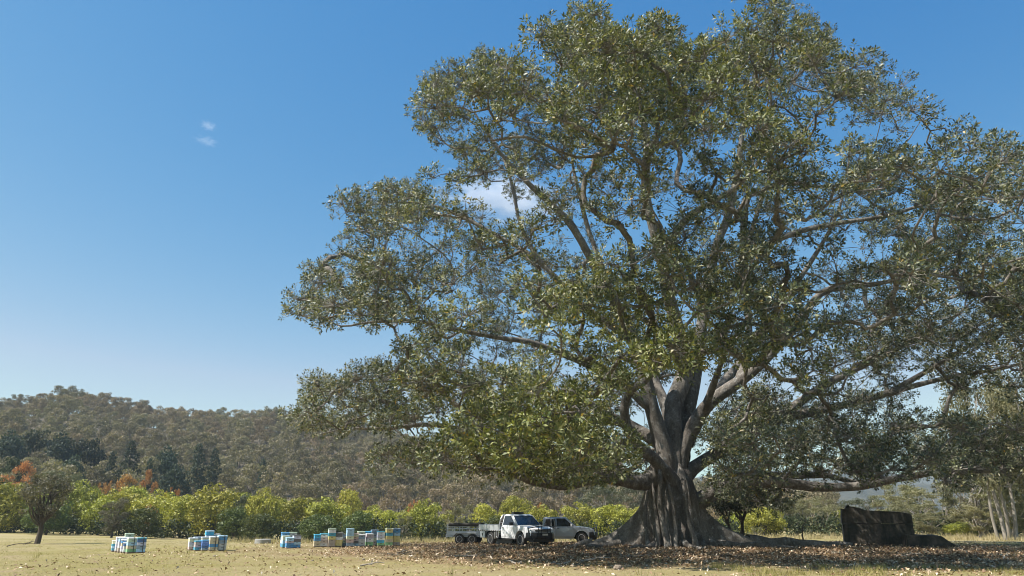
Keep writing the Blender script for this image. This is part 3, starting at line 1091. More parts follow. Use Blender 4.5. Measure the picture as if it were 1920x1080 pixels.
ok &= ~(inpoly(px[:, 0], px[:, 1], TRUNK_WIN) & (P[:, 1] < FIG[1] + 3.0))
ok &= ~((np.hypot(P[:, 0] - FIG[0], P[:, 1] - FIG[1]) < 3) & (P[:, 2] < 7))
P, px, rho = P[ok], px[ok], rho[ok]
# extra hanging clumps of young leaves low in front
ex = []
for (ex0, ex1, ey0, ey1, ya, yb, n) in [(1000, 1460, 500, 690, 29.0, 34.5, 300), (860, 1150, 765, 885, 31.0, 35.5, 90), (1330, 1480, 720, 900, 33.0, 38.0, 70), (700, 880, 830, 880, 33.5, 36.0, 24), (1640, 1900, 480, 640, 32.0, 37.0, 90),
                                    (1480, 1900, 780, 880, 36, 42, 120), (1560, 1760, 540, 700, 36, 40, 40), (640, 900, 700, 800, 36, 41, 60), (620, 860, 500, 600, 36, 40, 50), (640, 800, 355, 440, 37, 42, 40),
                                    (1335, 1500, 740, 945, 38.5, 47, 330), (1340, 1480, 880, 948, 38.5, 43, 90), (1040, 1190, 760, 890, 40, 47, 140), (1480, 1640, 800, 900, 38, 46, 90), (1190, 1330, 640, 800, 46, 52, 90), (860, 1100, 800, 900, 31.5, 36, 110),
                                    (1100, 1200, 840, 895, 36, 40, 40), (1740, 1900, 820, 915, 36, 41, 70)]:
    for _ in range(n):
        ex.append(list(at(rng.uniform(ex0, ex1), rng.uniform(ey0, ey1), rng.uniform(ya, yb))))
ex = np.array(ex)
epx = project(ex)
k = inpoly(epx[:, 0], epx[:, 1], OUT) & ~inpoly(epx[:, 0], epx[:, 1], TRUNK_WIN) & (fbm(ex * 0.3, 2) > 0.42)
P = np.vstack([P, ex[k]])
# thin to a minimum spacing
order = rng.permutation(len(P))
cell = {}
sel = []
MIND = 0.86
for i in order:
    p = P[i]
    key = tuple((p // MIND).astype(int))
    bad = False
    for a in (-1, 0, 1):
        for b in (-1, 0, 1):
            for c in (-1, 0, 1):
                for q in cell.get((key[0] + a, key[1] + b, key[2] + c), ()):
                    if np.dot(P[q] - p, P[q] - p) < MIND * MIND:
                        bad = True
                        break
                if bad: break
            if bad: break
        if bad: break
    if not bad:
        cell.setdefault(key, []).append(i)
        sel.append(i)
    if len(sel) >= 2600:
        break
CL = P[sel]
# clumps carved away sunward, letting light onto utes, trailer, ground and low foliage
_sd = np.array(list(sdir))
for (q, rad_, pr) in (((0.6, 45.6, 1.3), 2.3, 0.8), ((-2.2, 48.5, 1.0), 1.6, 0.6), ((3.6, 54.0, 1.0), 1.5, 0.5), ((14.0, 33.0, 0), 1.0, 0.6), ((2.0, 36.0, 0), 1.2, 0.7), ((19.0, 36.0, 0), 1.0, 0.6), ((8.0, 33.0, 0), 0.9, 0.6),
                       (tuple(at(1010, 825, 33.0)), 3.2, 0.85), (tuple(at(1150, 620, 31.5)), 3.4, 0.85), (tuple(at(1320, 620, 32.0)), 2.6, 0.8), (tuple(at(1420, 800, 36.0)), 1.8, 0.7), (tuple(at(760, 760, 39.0)), 2.0, 0.6)):
    w_ = CL - np.array(q)
    dl = np.linalg.norm(w_ - (w_ @ _sd)[:, None] * _sd, axis=1)
    CL = CL[~((dl < rad_) & ((w_ @ _sd) > 3.2) & (rng.random(len(CL)) < pr))]
print('fig clumps', len(CL))

# branches: every clump joins the nearest wood, outermost last
node_pos = [np.array(p) for p in node_pos]
NP = np.array(node_pos)
d0 = np.array([np.min(np.linalg.norm(NP - c, axis=1)) for c in CL])
cap = len(NP) + 30000
NB = np.zeros((cap, 3))
NB[:len(NP)] = NP
cnt = len(NP)
parent = np.full(cap, -1)
weight = np.zeros(cap)
isl = np.zeros(cap, bool)
isl[:cnt] = True
chains = []
drop = []
for ci in np.argsort(d0):
    c = CL[ci]
    D = NB[:cnt] - c
    dist = np.linalg.norm(D, axis=1)
    cost = dist + 0.35 * np.maximum(D[:, 2], 0) + 0.25 * np.maximum(np.linalg.norm(NB[:cnt] - C0, axis=1) - np.linalg.norm(c - C0), 0)
    a = int(np.argmin(cost))
    if dist[a] > 2.6 and (NB[a, 2] - c[2] > 1.2 or dist[a] > 6):      # nothing to hang it on
        drop.append(ci)
        continue
    n = max(2, int(dist[a] / 0.6) + 1)
    pts = curve_pts(NB[a], c, n + 1, rng, 0.10, -0.05)
    ids = [a]
    prev = a
    for q in pts[1:]:
        if cnt >= cap: break
        NB[cnt] = q
        parent[cnt] = prev
        prev = cnt
        ids.append(cnt)
        cnt += 1
    chains.append(ids)
    j = prev
    while j >= 0:
        weight[j] += 1
        j = parent[j]
CL = np.delete(CL, drop, axis=0)
brad = 0.021 * np.sqrt(np.maximum(weight, 1))
limb_r = np.array(node_rad)
tl = []
for ids in chains:
    rr = [brad[i] for i in ids]
    rr[0] = rr[1] if isl[ids[0]] else min(brad[ids[0]], rr[1] * 1.5)
    if isl[ids[0]]:
        rr[0] = min(rr[1] * 1.25, limb_r[ids[0]] * 0.9)
        rr[1] = min(rr[1], limb_r[ids[0]] * 0.85)
    rr = np.minimum(rr, 0.17)
    tl.append((NB[ids], rr, 5))
tv, tf = tubes(tl)
tag(link('branches', np_mesh('branches', tv, tf, M['fig_bark'], smooth_shade=True), fig), kind='stuff')

# rosettes of leaves
NR = 27
nC = len(CL)
cpx = project(CL)
warm = 0.03 + 0.4 * (fbm(CL * 0.12 + 40, 3) - 0.44) * 2
warm += 0.62 * np.exp(-(((cpx[:, 0] - 1190) / 250) ** 2 + ((cpx[:, 1] - 630) / 130) ** 2)) * (CL[:, 1] < 39)
warm += 0.70 * np.exp(-(((cpx[:, 0] - 1000) / 180) ** 2 + ((cpx[:, 1] - 820) / 75) ** 2)) * (CL[:, 1] < 40)
warm += 0.14 * np.exp(-(((cpx[:, 0] - 1220) / 260) ** 2 + ((cpx[:, 1] - 200) / 120) ** 2))
warm -= 0.25 * (CL[:, 1] > 46)
warm = np.clip(warm, 0, 0.95)
out = unit(CL - (C0 - np.array([0, 0, 6])))
d = rand_dirs(nC * NR, rng).reshape(nC, NR, 3)
d = unit(d + out[:, None, :] * 0.35 + np.array([0, 0, 0.35]))
rad = (rng.uniform(0.55, 1.0, (nC, NR, 1)) ** 0.8) * rng.uniform(0.75, 1.25, (nC, 1, 1))
RP = CL[:, None, :] + d * rad * np.array([0.95, 0.95, 0.72])
RP = RP.reshape(-1, 3)
RD = unit(d.reshape(-1, 3) + np.array([0, 0, 0.45]) + rng.normal(size=(nC * NR, 3)) * 0.25)
warmR = np.repeat(warm, NR)
# twigs
side = unit(np.cross(RD, rand_dirs(len(RD), rng)))
base = np.repeat(CL, NR, axis=0)
tw = 0.012
TV = np.stack([base - side * tw, base + side * tw, RP + side * tw * 0.6, RP - side * tw * 0.6], 1).reshape(-1, 3)
TF = np.arange(len(TV)).reshape(-1, 4)
tag(link('twigs', np_mesh('twigs', TV, TF, M['fig_bark']), fig), kind='stuff')
NLF = 9
ref = np.where(np.abs(RD[:, 2:3]) > 0.9, np.array([[1.0, 0, 0]]), np.array([[0, 0, 1.0]]))
E1 = unit(np.cross(RD, ref))
E2 = np.cross(RD, E1)
ang = (np.arange(NLF) * 2.399)[None, :] + rng.uniform(0, 6.28, (len(RD), 1))
elev = np.linspace(0.15, 1.15, NLF)[None, :] + rng.normal(size=(len(RD), NLF)) * 0.15
ca, sa = np.cos(ang)[..., None], np.sin(ang)[..., None]
ce, se = np.cos(elev)[..., None], np.sin(elev)[..., None]
T = (E1[:, None] * ca + E2[:, None] * sa) * ce + RD[:, None] * se
T[..., 2] -= 0.12
Nn = RD[:, None] * ce - (E1[:, None] * ca + E2[:, None] * sa) * se
LP = (RP[:, None] + RD[:, None] * (np.linspace(-0.10, 0.04, NLF)[None, :, None]) + T * 0.03).reshape(-1, 3)
T, Nn = T.reshape(-1, 3), Nn.reshape(-1, 3)
Ls = rng.uniform(0.12, 0.20, len(LP)) * (1 + 0.40 * np.repeat(warmR, NLF))
lv, lf = leaf_quads(LP, T, Nn, Ls, Ls * rng.uniform(0.34, 0.46, len(LP)), 0.12)
wl = np.clip(np.repeat(warmR, NLF) + rng.normal(size=len(LP)) * 0.12, 0, 1)
crown = link('crown', np_mesh('crown', lv, lf, M['fig_leaf'], attrs={'warm': np.repeat(wl, 4)}), fig)
tag(crown, kind='stuff')
print('fig leaves', len(LP))

# surface roots creeping out of the buttresses
for (pts, r0) in [([(1110, 1004, 42.0), (1090, 1014, 41.7), (1060, 1021, 41.5)], 0.26), ([(1400, 1003, 42.0), (1450, 1010, 42.0), (1500, 1012, 42.2), (1560, 1017, 42.4), (1600, 1020, 42.5)], 0.36),
                  ([(1330, 1012, 40.9), (1375, 1020, 40.2), (1430, 1024, 39.8), (1490, 1028, 39.5)], 0.24), ([(1235, 1015, 40.4), (1215, 1026, 39.2), (1180, 1033, 38.2)], 0.2),
                  ([(1280, 1018, 40.2), (1295, 1028, 39.2), (1325, 1038, 38.0)], 0.2), ([(1160, 1003, 41.2), (1130, 1019, 40.4), (1100, 1026, 39.8)], 0.22)]:
    W = [at(*p) for p in pts]
    for w in W:
        w.z = max(w.z, 0.0)
    P_ = np.array([[w.x, w.y, gz(w.x, w.y) + 0.1 * r0 + 0.5 * r0 * (1 - i / len(W))] for i, w in enumerate(W)])
    t = np.linspace(0, len(P_) - 1, 18)
    S = np.stack([np.interp(t, np.arange(len(P_)), P_[:, k_]) for k_ in range(3)], 1)
    S[:, 1] += np.sin(t * 2.2) * 0.15
    S[:, 2] += (vnoise(S * 1.3) - 0.5) * 0.22
    v, f = tube_arrays(S, r0 * np.linspace(1.0, 0.25, 18) * (1 + 0.3 * (vnoise(S * 2.1) - 0.5)), 10)
    link('root', np_mesh('root', v, f, M['fig_bark'], smooth_shade=True), fig)

# aerial roots fused down the front of the trunk
rng = np.random.default_rng(64)
for (px0, py0, px1, Ys, r_) in [(1236, 905, 1228, 40.3, 0.10), (1247, 880, 1244, 40.15, 0.13), (1262, 900, 1266, 40.2, 0.09), (1290, 900, 1302, 40.35, 0.09),
                               (1222, 920, 1206, 40.6, 0.09)]:
    zt, zb = at(px0, py0, Ys).z, 0.0
    zz = np.linspace(zt, zb - 0.1, 16)
    pxs = np.linspace(px0, px1, 16) + 4 * np.sin(np.linspace(0, 5, 16) + px0)
    S = np.array([[gx(p_, Ys), Ys - 0.55 * ((zt - z_) / zt) ** 2.2 + 0.25 * (z_ > zt - 0.35), z_] for p_, z_ in zip(pxs, zz)])
    S[:, 1] += (vnoise(S * 1.5) - 0.5) * 0.25
    v, f = tube_arrays(S, r_ * (1 + 0.5 * (vnoise(S * 2.3 + 5) - 0.5)) * np.linspace(0.75, 1.5, 16), 8)
    link('aerial_root', np_mesh('aerial_root', v, f, M['fig_bark'], smooth_shade=True), fig)
# ------------------------------------------------------------------ forest on the hill
def hill_tree_mesh(v):
    rng = np.random.default_rng(600 + v)
    h = HILL_TREE * rng.uniform(0.9, 1.15)
    lo = []
    n = 15
    for i in range(n):
        t = rng.uniform(0.42, 1.0)
        a = rng.uniform(0, 6.28)
        rr = 3.4 * math.sin(math.pi * min(1, (t - 0.15) / 1.0)) ** 0.6 * math.sqrt(rng.uniform(0.05, 1))
        s = rng.uniform(0.8, 1.7)
        lo.append((math.cos(a) * rr, math.sin(a) * rr, h * t - s * 0.8, s, s * 0.7))
    tv, tf = tubes(limbs_to(lo, -1.0, h * 0.42, 0.17, rng, 9))
    lv, lf = crown_from_lobes(lo, 11.0, 0.40, 0.22, rng, 0.7, 0.45, 0.15, 0.5)
    V = np.vstack([tv, lv])
    F = np.vstack([tf, lf + len(tv)])
    mi = np.concatenate([np.zeros(len(tf), int), np.ones(len(lf), int)])
    leaf = M['hill_brown'] if v % 3 == 2 else M['hill_leaf']
    return np_mesh('gum_tree', V, F, [M['gum_bark'] if v % 2 else M['bark'], leaf], mi)


HILLM = [hill_tree_mesh(v) for v in range(7)]
rng = np.random.default_rng(77)
pts = []
for az in np.radians(np.arange(-40, 24, 0.25)):
    r = 168.0
    while r < 545:
        pts.append((az + rng.normal() * 0.002, r + rng.uniform(-2, 2)))
        r += 3.3 + r * 0.010
pts = np.array(pts)
hx, hy = np.sin(pts[:, 0]) * pts[:, 1], np.cos(pts[:, 0]) * pts[:, 1]
# thin to natural spacing
keep, cell = [], {}
for i in rng.permutation(len(hx)):
    sp = 5.4 + 0.004 * pts[i, 1]
    key = (int(hx[i] // 8), int(hy[i] // 8))
    if all((hx[q] - hx[i]) ** 2 + (hy[q] - hy[i]) ** 2 > sp * sp for a in (-1, 0, 1) for b in (-1, 0, 1) for q in cell.get((key[0] + a, key[1] + b), ())):
        cell.setdefault(key, []).append(i)
        keep.append(i)
keep = np.array(keep)
hx, hy = hx[keep], hy[keep]
hz = hill_z(hx, hy)
hpx = project(np.stack([hx, hy, hz + 6], 1))
vis = (hpx[:, 0] > -60) & (hpx[:, 0] < 1560)
hx, hy, hz, hpx = hx[vis], hy[vis], hz[vis], hpx[vis]
dist = np.hypot(hx, hy)
print('hill trees', len(hx))
brown = fbm(np.stack([hx * 0.012, hy * 0.012, hz * 0.03], 1), 3)
dark = smooth(300, 190, dist) * smooth(760, 420, hpx[:, 0])


def pick(i):
    if brown[i] + rng.normal() * 0.07 + 0.05 * smooth(200, 420, dist[i]) > 0.51:
        return (2, 5)[rng.integers(2)]
    return (0, 1, 3, 4, 6)[rng.integers(5)]


kinds = np.array([pick(i) for i in range(len(hx))])
scl = rng.uniform(0.68, 1.2, len(hx))
rot = rng.uniform(0, 6.28, len(hx))
# nearest ones not hidden behind the trees of the paddock edge
show = np.where((hpx[:, 1] < 950))[0]
order = show[np.argsort(dist[show])][:300]
ind = set(order.tolist())
LANDX = [80, 200, 300, 380, 450, 520, 580, 680, 780, 880, 960, 1060, 1180]
LAND = ['behind the lone brown tree', 'left of the dark pines', 'around the tallest dark pine', 'beside the pair of dark pines', 'above the big round green tree', 'above the round concrete trough',
        'above the third hive cluster', 'above the left half of the hive row', 'above the right half of the hive row', 'above the cage trailer', 'above the white ute tray',
        'above the white ute cab', 'above the grey ute', 'behind the fig trunk']
for i in order:
    o = link('gum_tree', HILLM[kinds[i]])
    o.location = (hx[i], hy[i], hz[i])
    o.rotation_euler = (0, 0, rot[i])
    o.scale = (scl[i],) * 3
    lm = LAND[int(np.searchsorted(LANDX, hpx[i, 0]))]
    tag(o, '%s gum tree on the hillside %s' % ('dry brown' if kinds[i] in (2, 5) else 'dull olive', lm), 'tree', 'gum trees on the lower hillside')
rest = np.array([i for i in range(len(hx)) if i not in ind])
src = bpy.data.collections.new('forest_sources')
for i, me in enumerate(HILLM):
    src.objects.link(bpy.data.objects.new('forest_tree_%d' % i, me))
pm = bpy.data.meshes.new('forest')
pm.vertices.add(len(rest))
pm.vertices.foreach_set('co', np.stack([hx, hy, hz], 1)[rest].astype(np.float32).ravel())
for nm, arr, ty in (('kind', kinds, 'INT'), ('size', scl, 'FLOAT'), ('turn', rot, 'FLOAT')):
    a = pm.attributes.new(nm, ty, 'POINT')
    a.data.foreach_set('value', arr[rest].astype(np.int32 if ty == 'INT' else np.float32))
forest = tag(link('forest', pm), 'grey-brown gum forest covering the upper slopes of the hill', 'forest', kind='stuff')
ng = bpy.data.node_groups.new('forest_nodes', 'GeometryNodeTree')
ng.interface.new_socket('Geometry', in_out='INPUT', socket_type='NodeSocketGeometry')
ng.interface.new_socket('Geometry', in_out='OUTPUT', socket_type='NodeSocketGeometry')
gi, go = ng.nodes.new('NodeGroupInput'), ng.nodes.new('NodeGroupOutput')
ci = ng.nodes.new('GeometryNodeCollectionInfo')
ci.inputs['Collection'].default_value = src
ci.inputs['Separate Children'].default_value = True
ci.inputs['Reset Children'].default_value = True
ip = ng.nodes.new('GeometryNodeInstanceOnPoints')
ip.inputs['Pick Instance'].default_value = True


def named(nm, ty):
    n = ng.nodes.new('GeometryNodeInputNamedAttribute')
    n.data_type = ty
    n.inputs['Name'].default_value = nm
    return n.outputs['Attribute']


cx = ng.nodes.new('ShaderNodeCombineXYZ')
ng.links.new(named('turn', 'FLOAT'), cx.inputs['Z'])
ng.links.new(gi.outputs[0], ip.inputs['Points'])
ng.links.new(ci.outputs[0], ip.inputs['Instance'])
ng.links.new(named('kind', 'INT'), ip.inputs['Instance Index'])
ng.links.new(cx.outputs[0], ip.inputs['Rotation'])
ng.links.new(named('size', 'FLOAT'), ip.inputs['Scale'])
ng.links.new(ip.outputs[0], go.inputs[0])
forest.modifiers.new('scatter', 'NODES').node_group = ng

# ------------------------------------------------------------------ trees at the edge of the paddock
T_ = tree_px
GH = 'dark trees at the foot of the hill'
HT = True
# behind: gully forest, pines, rust-coloured trees
for (k, px, top, w, Y, lab) in [
    ('pine0', 240, 822, 62, 165, 'tall dark pine with a pointed crown above the orange trees'),
    ('pine1', 368, 828, 54, 172, 'dark pine at the hill foot, left of two close together'),
    ('pine0', 398, 836, 46, 176, 'dark pine at the hill foot, right of two close together'),
    ('pine1', 490, 858, 34, 182, 'small lone dark pine on the brown lower slope'),
    ('pine1', 205, 842, 40, 168, 'slim dark pine just left of the tallest pine'),
    ('pine0', 276, 856, 36, 166, 'short dark pine just right of the tallest pine'),
    ('gully1', 12, 808, 70, 190, 'dark green rainforest tree at the left edge of the picture'),
    ('gully0', 62, 800, 74, 200, 'dark green rainforest tree behind the orange tree at far left'),
    ('gully1', 110, 812, 70, 186, 'dark green rainforest tree above the lone brown paddock tree'),
    ('gully0', 160, 816, 72, 192, 'dark green rainforest tree left of the pines'),
    ('gully1', 310, 838, 60, 180, 'dark green rainforest tree between the tall pine and the pair of pines'),
    ('gully0', 20, 850, 60, 150, 'dark green tree below the orange tree at the left edge'),
    ('gully1', 130, 856, 60, 150, 'dark green tree behind the top of the lone brown tree'),
    ('gully1', 325, 872, 60, 160, 'dark green tree below the pair of pines'),
]:
    T_(k, 'dark_pine' if 'pine' in k else 'rainforest_tree', px, top, w, Y, lab, 'tree', GH, HT)
for (k, px, top, w, Y, lab) in [
    ('rust0', 34, 860, 62, 140, 'orange-leaved tree high at the far left against dark forest'),
    ('rust1', 195, 888, 34, 134, 'orange-leaved tree, left of the three above the green treeline'),
    ('rust0', 238, 886, 54, 136, 'wide orange-leaved tree, middle of the three above the green treeline'),
    ('rust1', 322, 902, 28, 132, 'yellowish orange tree between the wide orange one and the round green tree'),
    ('rust1', 283, 938, 26, 101, 'small rusty red tree low among the green crowns'),
    ('rust0', 281, 876, 16, 150, 'tiny orange tree beside the dark pines'),
    ('rust1', 776, 928, 24, 140, 'pale rust-coloured tree above the lone round green tree'),
    ('rust0', 1012, 940, 20, 130, 'small rust-coloured tree behind the white ute cab'),
]:
    T_(k, 'autumn_tree', px, top, w, Y, lab, 'tree', 'rust-coloured trees behind the treeline', Y > 130)
# the bright green belt
for (k, px, top, w, Y, lab) in [
    ('camphor4', -30, 905, 100, 112, 'green tree cut by the left edge of the picture'),
    ('camphor0', 22, 903, 96, 108, 'yellow-green tree left of the lone brown paddock tree'),
    ('camphor1', 145, 901, 84, 112, 'bright green tree just right of the lone brown paddock tree'),
    ('gum0', 108, 878, 92, 126, 'broad grey-olive tree behind the lone brown paddock tree'),
    ('camphor4', 92, 940, 84, 100, 'low dark green tree behind the lone brown trunk'),
    ('camphor2', 190, 930, 84, 104, 'yellow-green tree left of the drooping grey tree'),
    ('gum3', 216, 926, 54, 92, 'drooping grey-brown tree behind the leftmost hives'),
    ('camphor3', 252, 906, 84, 122, 'green tree beneath the wide orange tree'),
    ('camphor1', 300, 924, 84, 110, 'bright green tree behind and right of the leftmost hives'),
    ('camphor5', 272, 950, 70, 94, 'dark green low tree right behind the leftmost hives'),
    ('camphor0', 342, 930, 80, 102, 'yellow-green tree left of the big round green tree'),
    ('camphor2', 404, 915, 112, 98, 'big round yellow-green tree behind the second hive cluster'),
    ('camphor5', 440, 950, 60, 92, 'dark green bushy tree right of the big round tree'),
    ('gum0', 462, 922, 52, 104, 'dull grey-green tree between two bright round trees'),
    ('camphor1', 492, 924, 62, 96, 'upright yellow-green tree left of the third hive cluster'),
    ('camphor5', 488, 962, 66, 90, 'dark green tree behind the round concrete trough'),
    ('camphor3', 525, 930, 52, 106, 'small-crowned green tree behind the third hive cluster'),
    ('camphor0', 566, 938, 90, 102, 'broad yellow-green tree between the third hive cluster and the long hive row'),
    ('camphor2', 612, 935, 96, 100, 'broad yellow-green tree behind the left end of the long hive row'),
    ('camphor3', 652, 919, 58, 122, 'taller green tree rising behind the long hive row'),
    ('camphor4', 600, 968, 70, 91, 'shaded green tree low behind the left hives of the long row'),
    ('camphor1', 700, 948, 56, 102, 'yellow-green tree behind the middle of the long hive row'),
    ('camphor4', 672, 962, 60, 92, 'green tree right behind the middle of the long hive row'),
    ('camphor0', 732, 958, 46, 100, 'small yellow-green tree behind the right end of the long hive row'),
    ('gum1', 758, 962, 46, 94, 'olive shrubby tree right of the long hive row'),
    ('camphor2', 800, 938, 74, 96, 'lone round yellow-green tree between the hives and the trailer'),
    ('gum1', 862, 938, 66, 100, 'olive tree with thin pale limbs behind the trailer'),
    ('camphor3', 905, 946, 56, 104, 'green tree behind the ute tray'),
    ('camphor0', 965, 938, 64, 108, 'yellow-green tree behind the white ute cab roof'),
    ('camphor5', 935, 966, 56, 94, 'dark green tree low behind the ute tray and cab'),
    ('camphor1', 1018, 950, 64, 102, 'yellow-green tree between the two utes'),
    ('camphor2', 1082, 944, 84, 100, 'yellow-green tree behind the bonnet of the grey ute'),
    ('camphor0', 1150, 944, 86, 98, 'olive-yellow tree framed under the low fig limb'),
    ('camphor3', 1210, 950, 70, 100, 'green tree hidden mostly by the fig trunk'),
    ('gum0', 1130, 905, 90, 140, 'grey-green tree behind the low left fig limb'),
    ('gum0', 1195, 900, 70, 135, 'grey-green tree beside the fig trunk under the low limb'),
    ('camphor1', 1385, 962, 60, 100, 'yellow-green tree behind the young trees right of the fig'),
    ('camphor0', 1430, 952, 76, 92, 'yellow-green tree right of the young trees behind the fig root'),
    ('gum1', 1418, 986, 40, 84, 'grey shrubby tree in front of yellow-green trees right of the fig'),
    ('gum1', 1490, 940, 76, 100, 'pale olive tree left of the thin bare stem'),
    ('gum2', 1545, 940, 72, 96, 'pale olive tree right of the thin bare stem'),
    ('camphor3', 1578, 954, 50, 102, 'yellow-green tree touching the left side of the ruin'),
    ('gum0', 1620, 930, 90, 130, 'grey-green tree rising behind the dark ruin'),
    ('gum1', 1660, 924, 84, 112, 'brownish olive tree above the top of the ruin'),
    ('gum2', 1720, 905, 110, 100, 'pale gum with bare grey limbs behind the right of the ruin'),
    ('gum1', 1775, 920, 90, 88, 'olive gum between the ruin and the pale trunks'),
    ('gum2', 1745, 958, 70, 82, 'straggly pale shrub tree behind the low end of the ruin'),
    ('camphor1', 1805, 978, 56, 80, 'bright yellow-green low tree right of the ruin'),
    ('gum1', 1840, 940, 80, 84, 'olive gum left of the leaning pale trunks'),
    ('tallgum0', 1850, 682, 190, 64, 'very tall pale gum at the right edge behind fig limbs'),
    ('tallgum0', 1915, 655, 190, 69, 'tallest pale gum, partly cut by the right edge'),
    ('gum1', 1930, 720, 150, 70, 'tall pale-trunked gum cut by the right edge of the picture'),
    ('gum2', 1895, 900, 70, 66, 'short gum with leaning pale trunk at the right edge'),
    ('gum1', 1690, 890, 100, 125, 'hazy olive gum far behind the middle of the ruin'),
    ('gum2', 1800, 885, 110, 105, 'dense olive gum behind the drooping right fig branch'),
    ('gum0', 1860, 900, 90, 95, 'grey-green gum behind the leaning pale trunks'),
    ('gum2', 1820, 850, 130, 84, 'full grey-olive gum left of the tallest gums at the right'),
    ('gum1', 1885, 880, 120, 80, 'full olive gum in front of the tallest gums at the right'),
    ('gum2', 1910, 930, 90, 74, 'low bushy gum at the foot of the leaning trunks'),
    ('gum1', 1830, 945, 80, 78, 'low olive shrub tree left of the leaning trunks'),
    ('gum2', 1700, 935, 90, 94, 'olive scrub tree just above the low end of the ruin'),
    ('gum2', 1520, 925, 90, 128, 'faint olive tree far behind the thin bare stem'),
    ('gum2', 1640, 960, 60, 90, 'scrubby pale tree right behind the dark ruin'),
    ('gum0', 1470, 930, 80, 132, 'grey-green tree far behind the yellow-green trees right of the fig'),
    ('camphor0', 450, 930, 70, 112, 'green tree peeking over the gap right of the big round tree'),
    ('camphor1', 230, 915, 80, 116, 'green tree directly beneath the middle orange tree'),
    ('camphor2', 60, 915, 80, 118, 'green tree hidden behind the lone brown tree crown'),
    ('camphor3', 380, 935, 80, 108, 'green tree at the left shoulder of the big round tree'),
    ('camphor1', 770, 950, 60, 110, 'green tree just left of the lone round tree behind'),
    ('camphor2', 845, 955, 60, 112, 'yellow-green tree behind the left end of the trailer'),
]:
    nm = {'c': 'round_green_tree', 'g': 'gum_tree', 't': 'gum_tree'}[k[0]]
    T_(k, nm, px, top, w, Y, lab)

# the lone brown tree in the paddock
rng = np.random.default_rng(901)
lo = []
for i in range(60):
    d = rand_dirs(1, rng)[0]
    k = rng.uniform(0.45, 1.0)
    s = rng.uniform(0.28, 0.55)
    lo.append((d[0] * 1.9 * k, d[1] * 1.9 * k, 3.25 + d[2] * 1.55 * k, s, s * 0.8))
mk_kind('lone', limbs_to(lo, -0.2, 1.6, 0.17, rng, 34), crown_from_lobes(lo, 60.0, 0.15, 0.07, rng, 1.0, 0.8, 0.2, 0.9), M['bark'], M['brown_tree'])
KH['lone'], KW['lone'] = 5.0, 4.4
tree_px('lone', 'lone_tree', 86, 878, 112, 54.5, 'lone brown-grey tree with dark trunk standing in the open paddock', 'tree', None)

# young dark trees behind the fig's right root
rng = np.random.default_rng(905)
for (px, Y, top, w, lab) in [(1362, 47.0, 905, 70, 'dark young tree behind the fig, left of two'), (1386, 47.6, 900, 90, 'dark young tree behind the fig, right of two')]:
    lo = []
    for i in range(22):
        d = rand_dirs(1, rng)[0]
        s = rng.uniform(0.3, 0.5)
        lo.append((d[0] * 1.0, d[1] * 1.0, 2.6 + d[2] * 0.75, s, s * 0.8))
    nm = 'young%d' % px
    mk_kind(nm, limbs_to(lo, -0.2, 1.5, 0.10, rng, 14, (rng.uniform(-.2, .2), 0)), crown_from_lobes(lo, 26.0, 0.2, 0.09, rng, 0.9, 0.8, 0.2, 0.7), M['bark'], M['sapling'])
    KH['young'], KW['young'] = 3.6, 2.8
    tree_px(nm, 'young_tree', px, top, w, Y, lab, 'tree', 'young trees behind the fig')

# understorey filling the tree belt, its leaves coloured dark for the shade there
rng = np.random.default_rng(950)
lo = []
for px in np.concatenate([np.arange(-60, 1960, 5.0), np.arange(-60, 1960, 6.0)]):
    Y = np.interp(px, [0, 300, 500, 1200, 1500, 1920], [108, 98, 92, 95, 92, 84]) + rng.uniform(-1, 7)
    x = gx(px, Y)
    s = rng.uniform(0.5, 1.1)
    lo.append((x, Y, gz(x, Y) + rng.uniform(0.1, 2.0), s, s))
uv, uf = crown_from_lobes(lo, 7.0, 0.34, 0.2, rng, 0.8, 0.8, 0, 0.7)
tag(link('undergrowth', np_mesh('undergrowth', uv, uf, M['shrub_dark'])), 'leafy undergrowth along the foot of the tree belt, coloured dark for the shade', 'undergrowth', kind='stuff')
# ------------------------------------------------------------------ paints for the made things
def hp(name, c, dirt=0.22):
    return paint('hive_' + name, c, 0.6, 0, dirt, (0.30, 0.26, 0.20), 7.0, 0.3)


HC = {'white': hp('white', (0.820, 0.820, 0.820)), 'cream': hp('cream', (0.820, 0.820, 0.579)), 'yellow': hp('yellow', (0.762, 0.640, 0.274)), 'tan': hp('tan', (0.664, 0.567, 0.396)),
      'blue': hp('blue', (0.115, 0.323, 0.591)), 'teal': hp('teal', (0.103, 0.372, 0.494)), 'bright': hp('bright', (0.091, 0.469, 0.738)), 'sky': hp('sky', (0.445, 0.664, 0.820)),
      'slate': hp('slate', (0.298, 0.384, 0.469)), 'grey': hp('grey', (0.616, 0.616, 0.591)), 'mauve': hp('mauve', (0.542, 0.469, 0.494)), 'dark': hp('dark', (0.176, 0.176, 0.176)),
      'green': hp('green', (0.298, 0.542, 0.274)), 'sage': hp('sage', (0.542, 0.640, 0.494)), 'lilac': hp('lilac', (0.640, 0.640, 0.762)), 'royal': hp('royal', (0.152, 0.274, 0.640)),
      'brown': hp('brown', (0.469, 0.396, 0.335)), 'pink': hp('pink', (0.701, 0.518, 0.469)), 'navy': hp('navy', (0.091, 0.176, 0.372))}
M['strap'] = paint('strap', (0.05, 0.05, 0.05), 0.7, 0, 0.1)
M['slot'] = paint('shadow_slot', (0.10, 0.08, 0.06), 0.9, 0, 0.1)
M['zinc'] = paint('zinc_lid', (0.55, 0.56, 0.57), 0.42, 0.7, 0.35, (0.3, 0.28, 0.25))
M['pallet'] = paint('hive_floor_wood', (0.22, 0.17, 0.12), 0.9, 0, 0.3)

HIVE_W, HIVE_D = 0.375, 0.47
_hm = {}


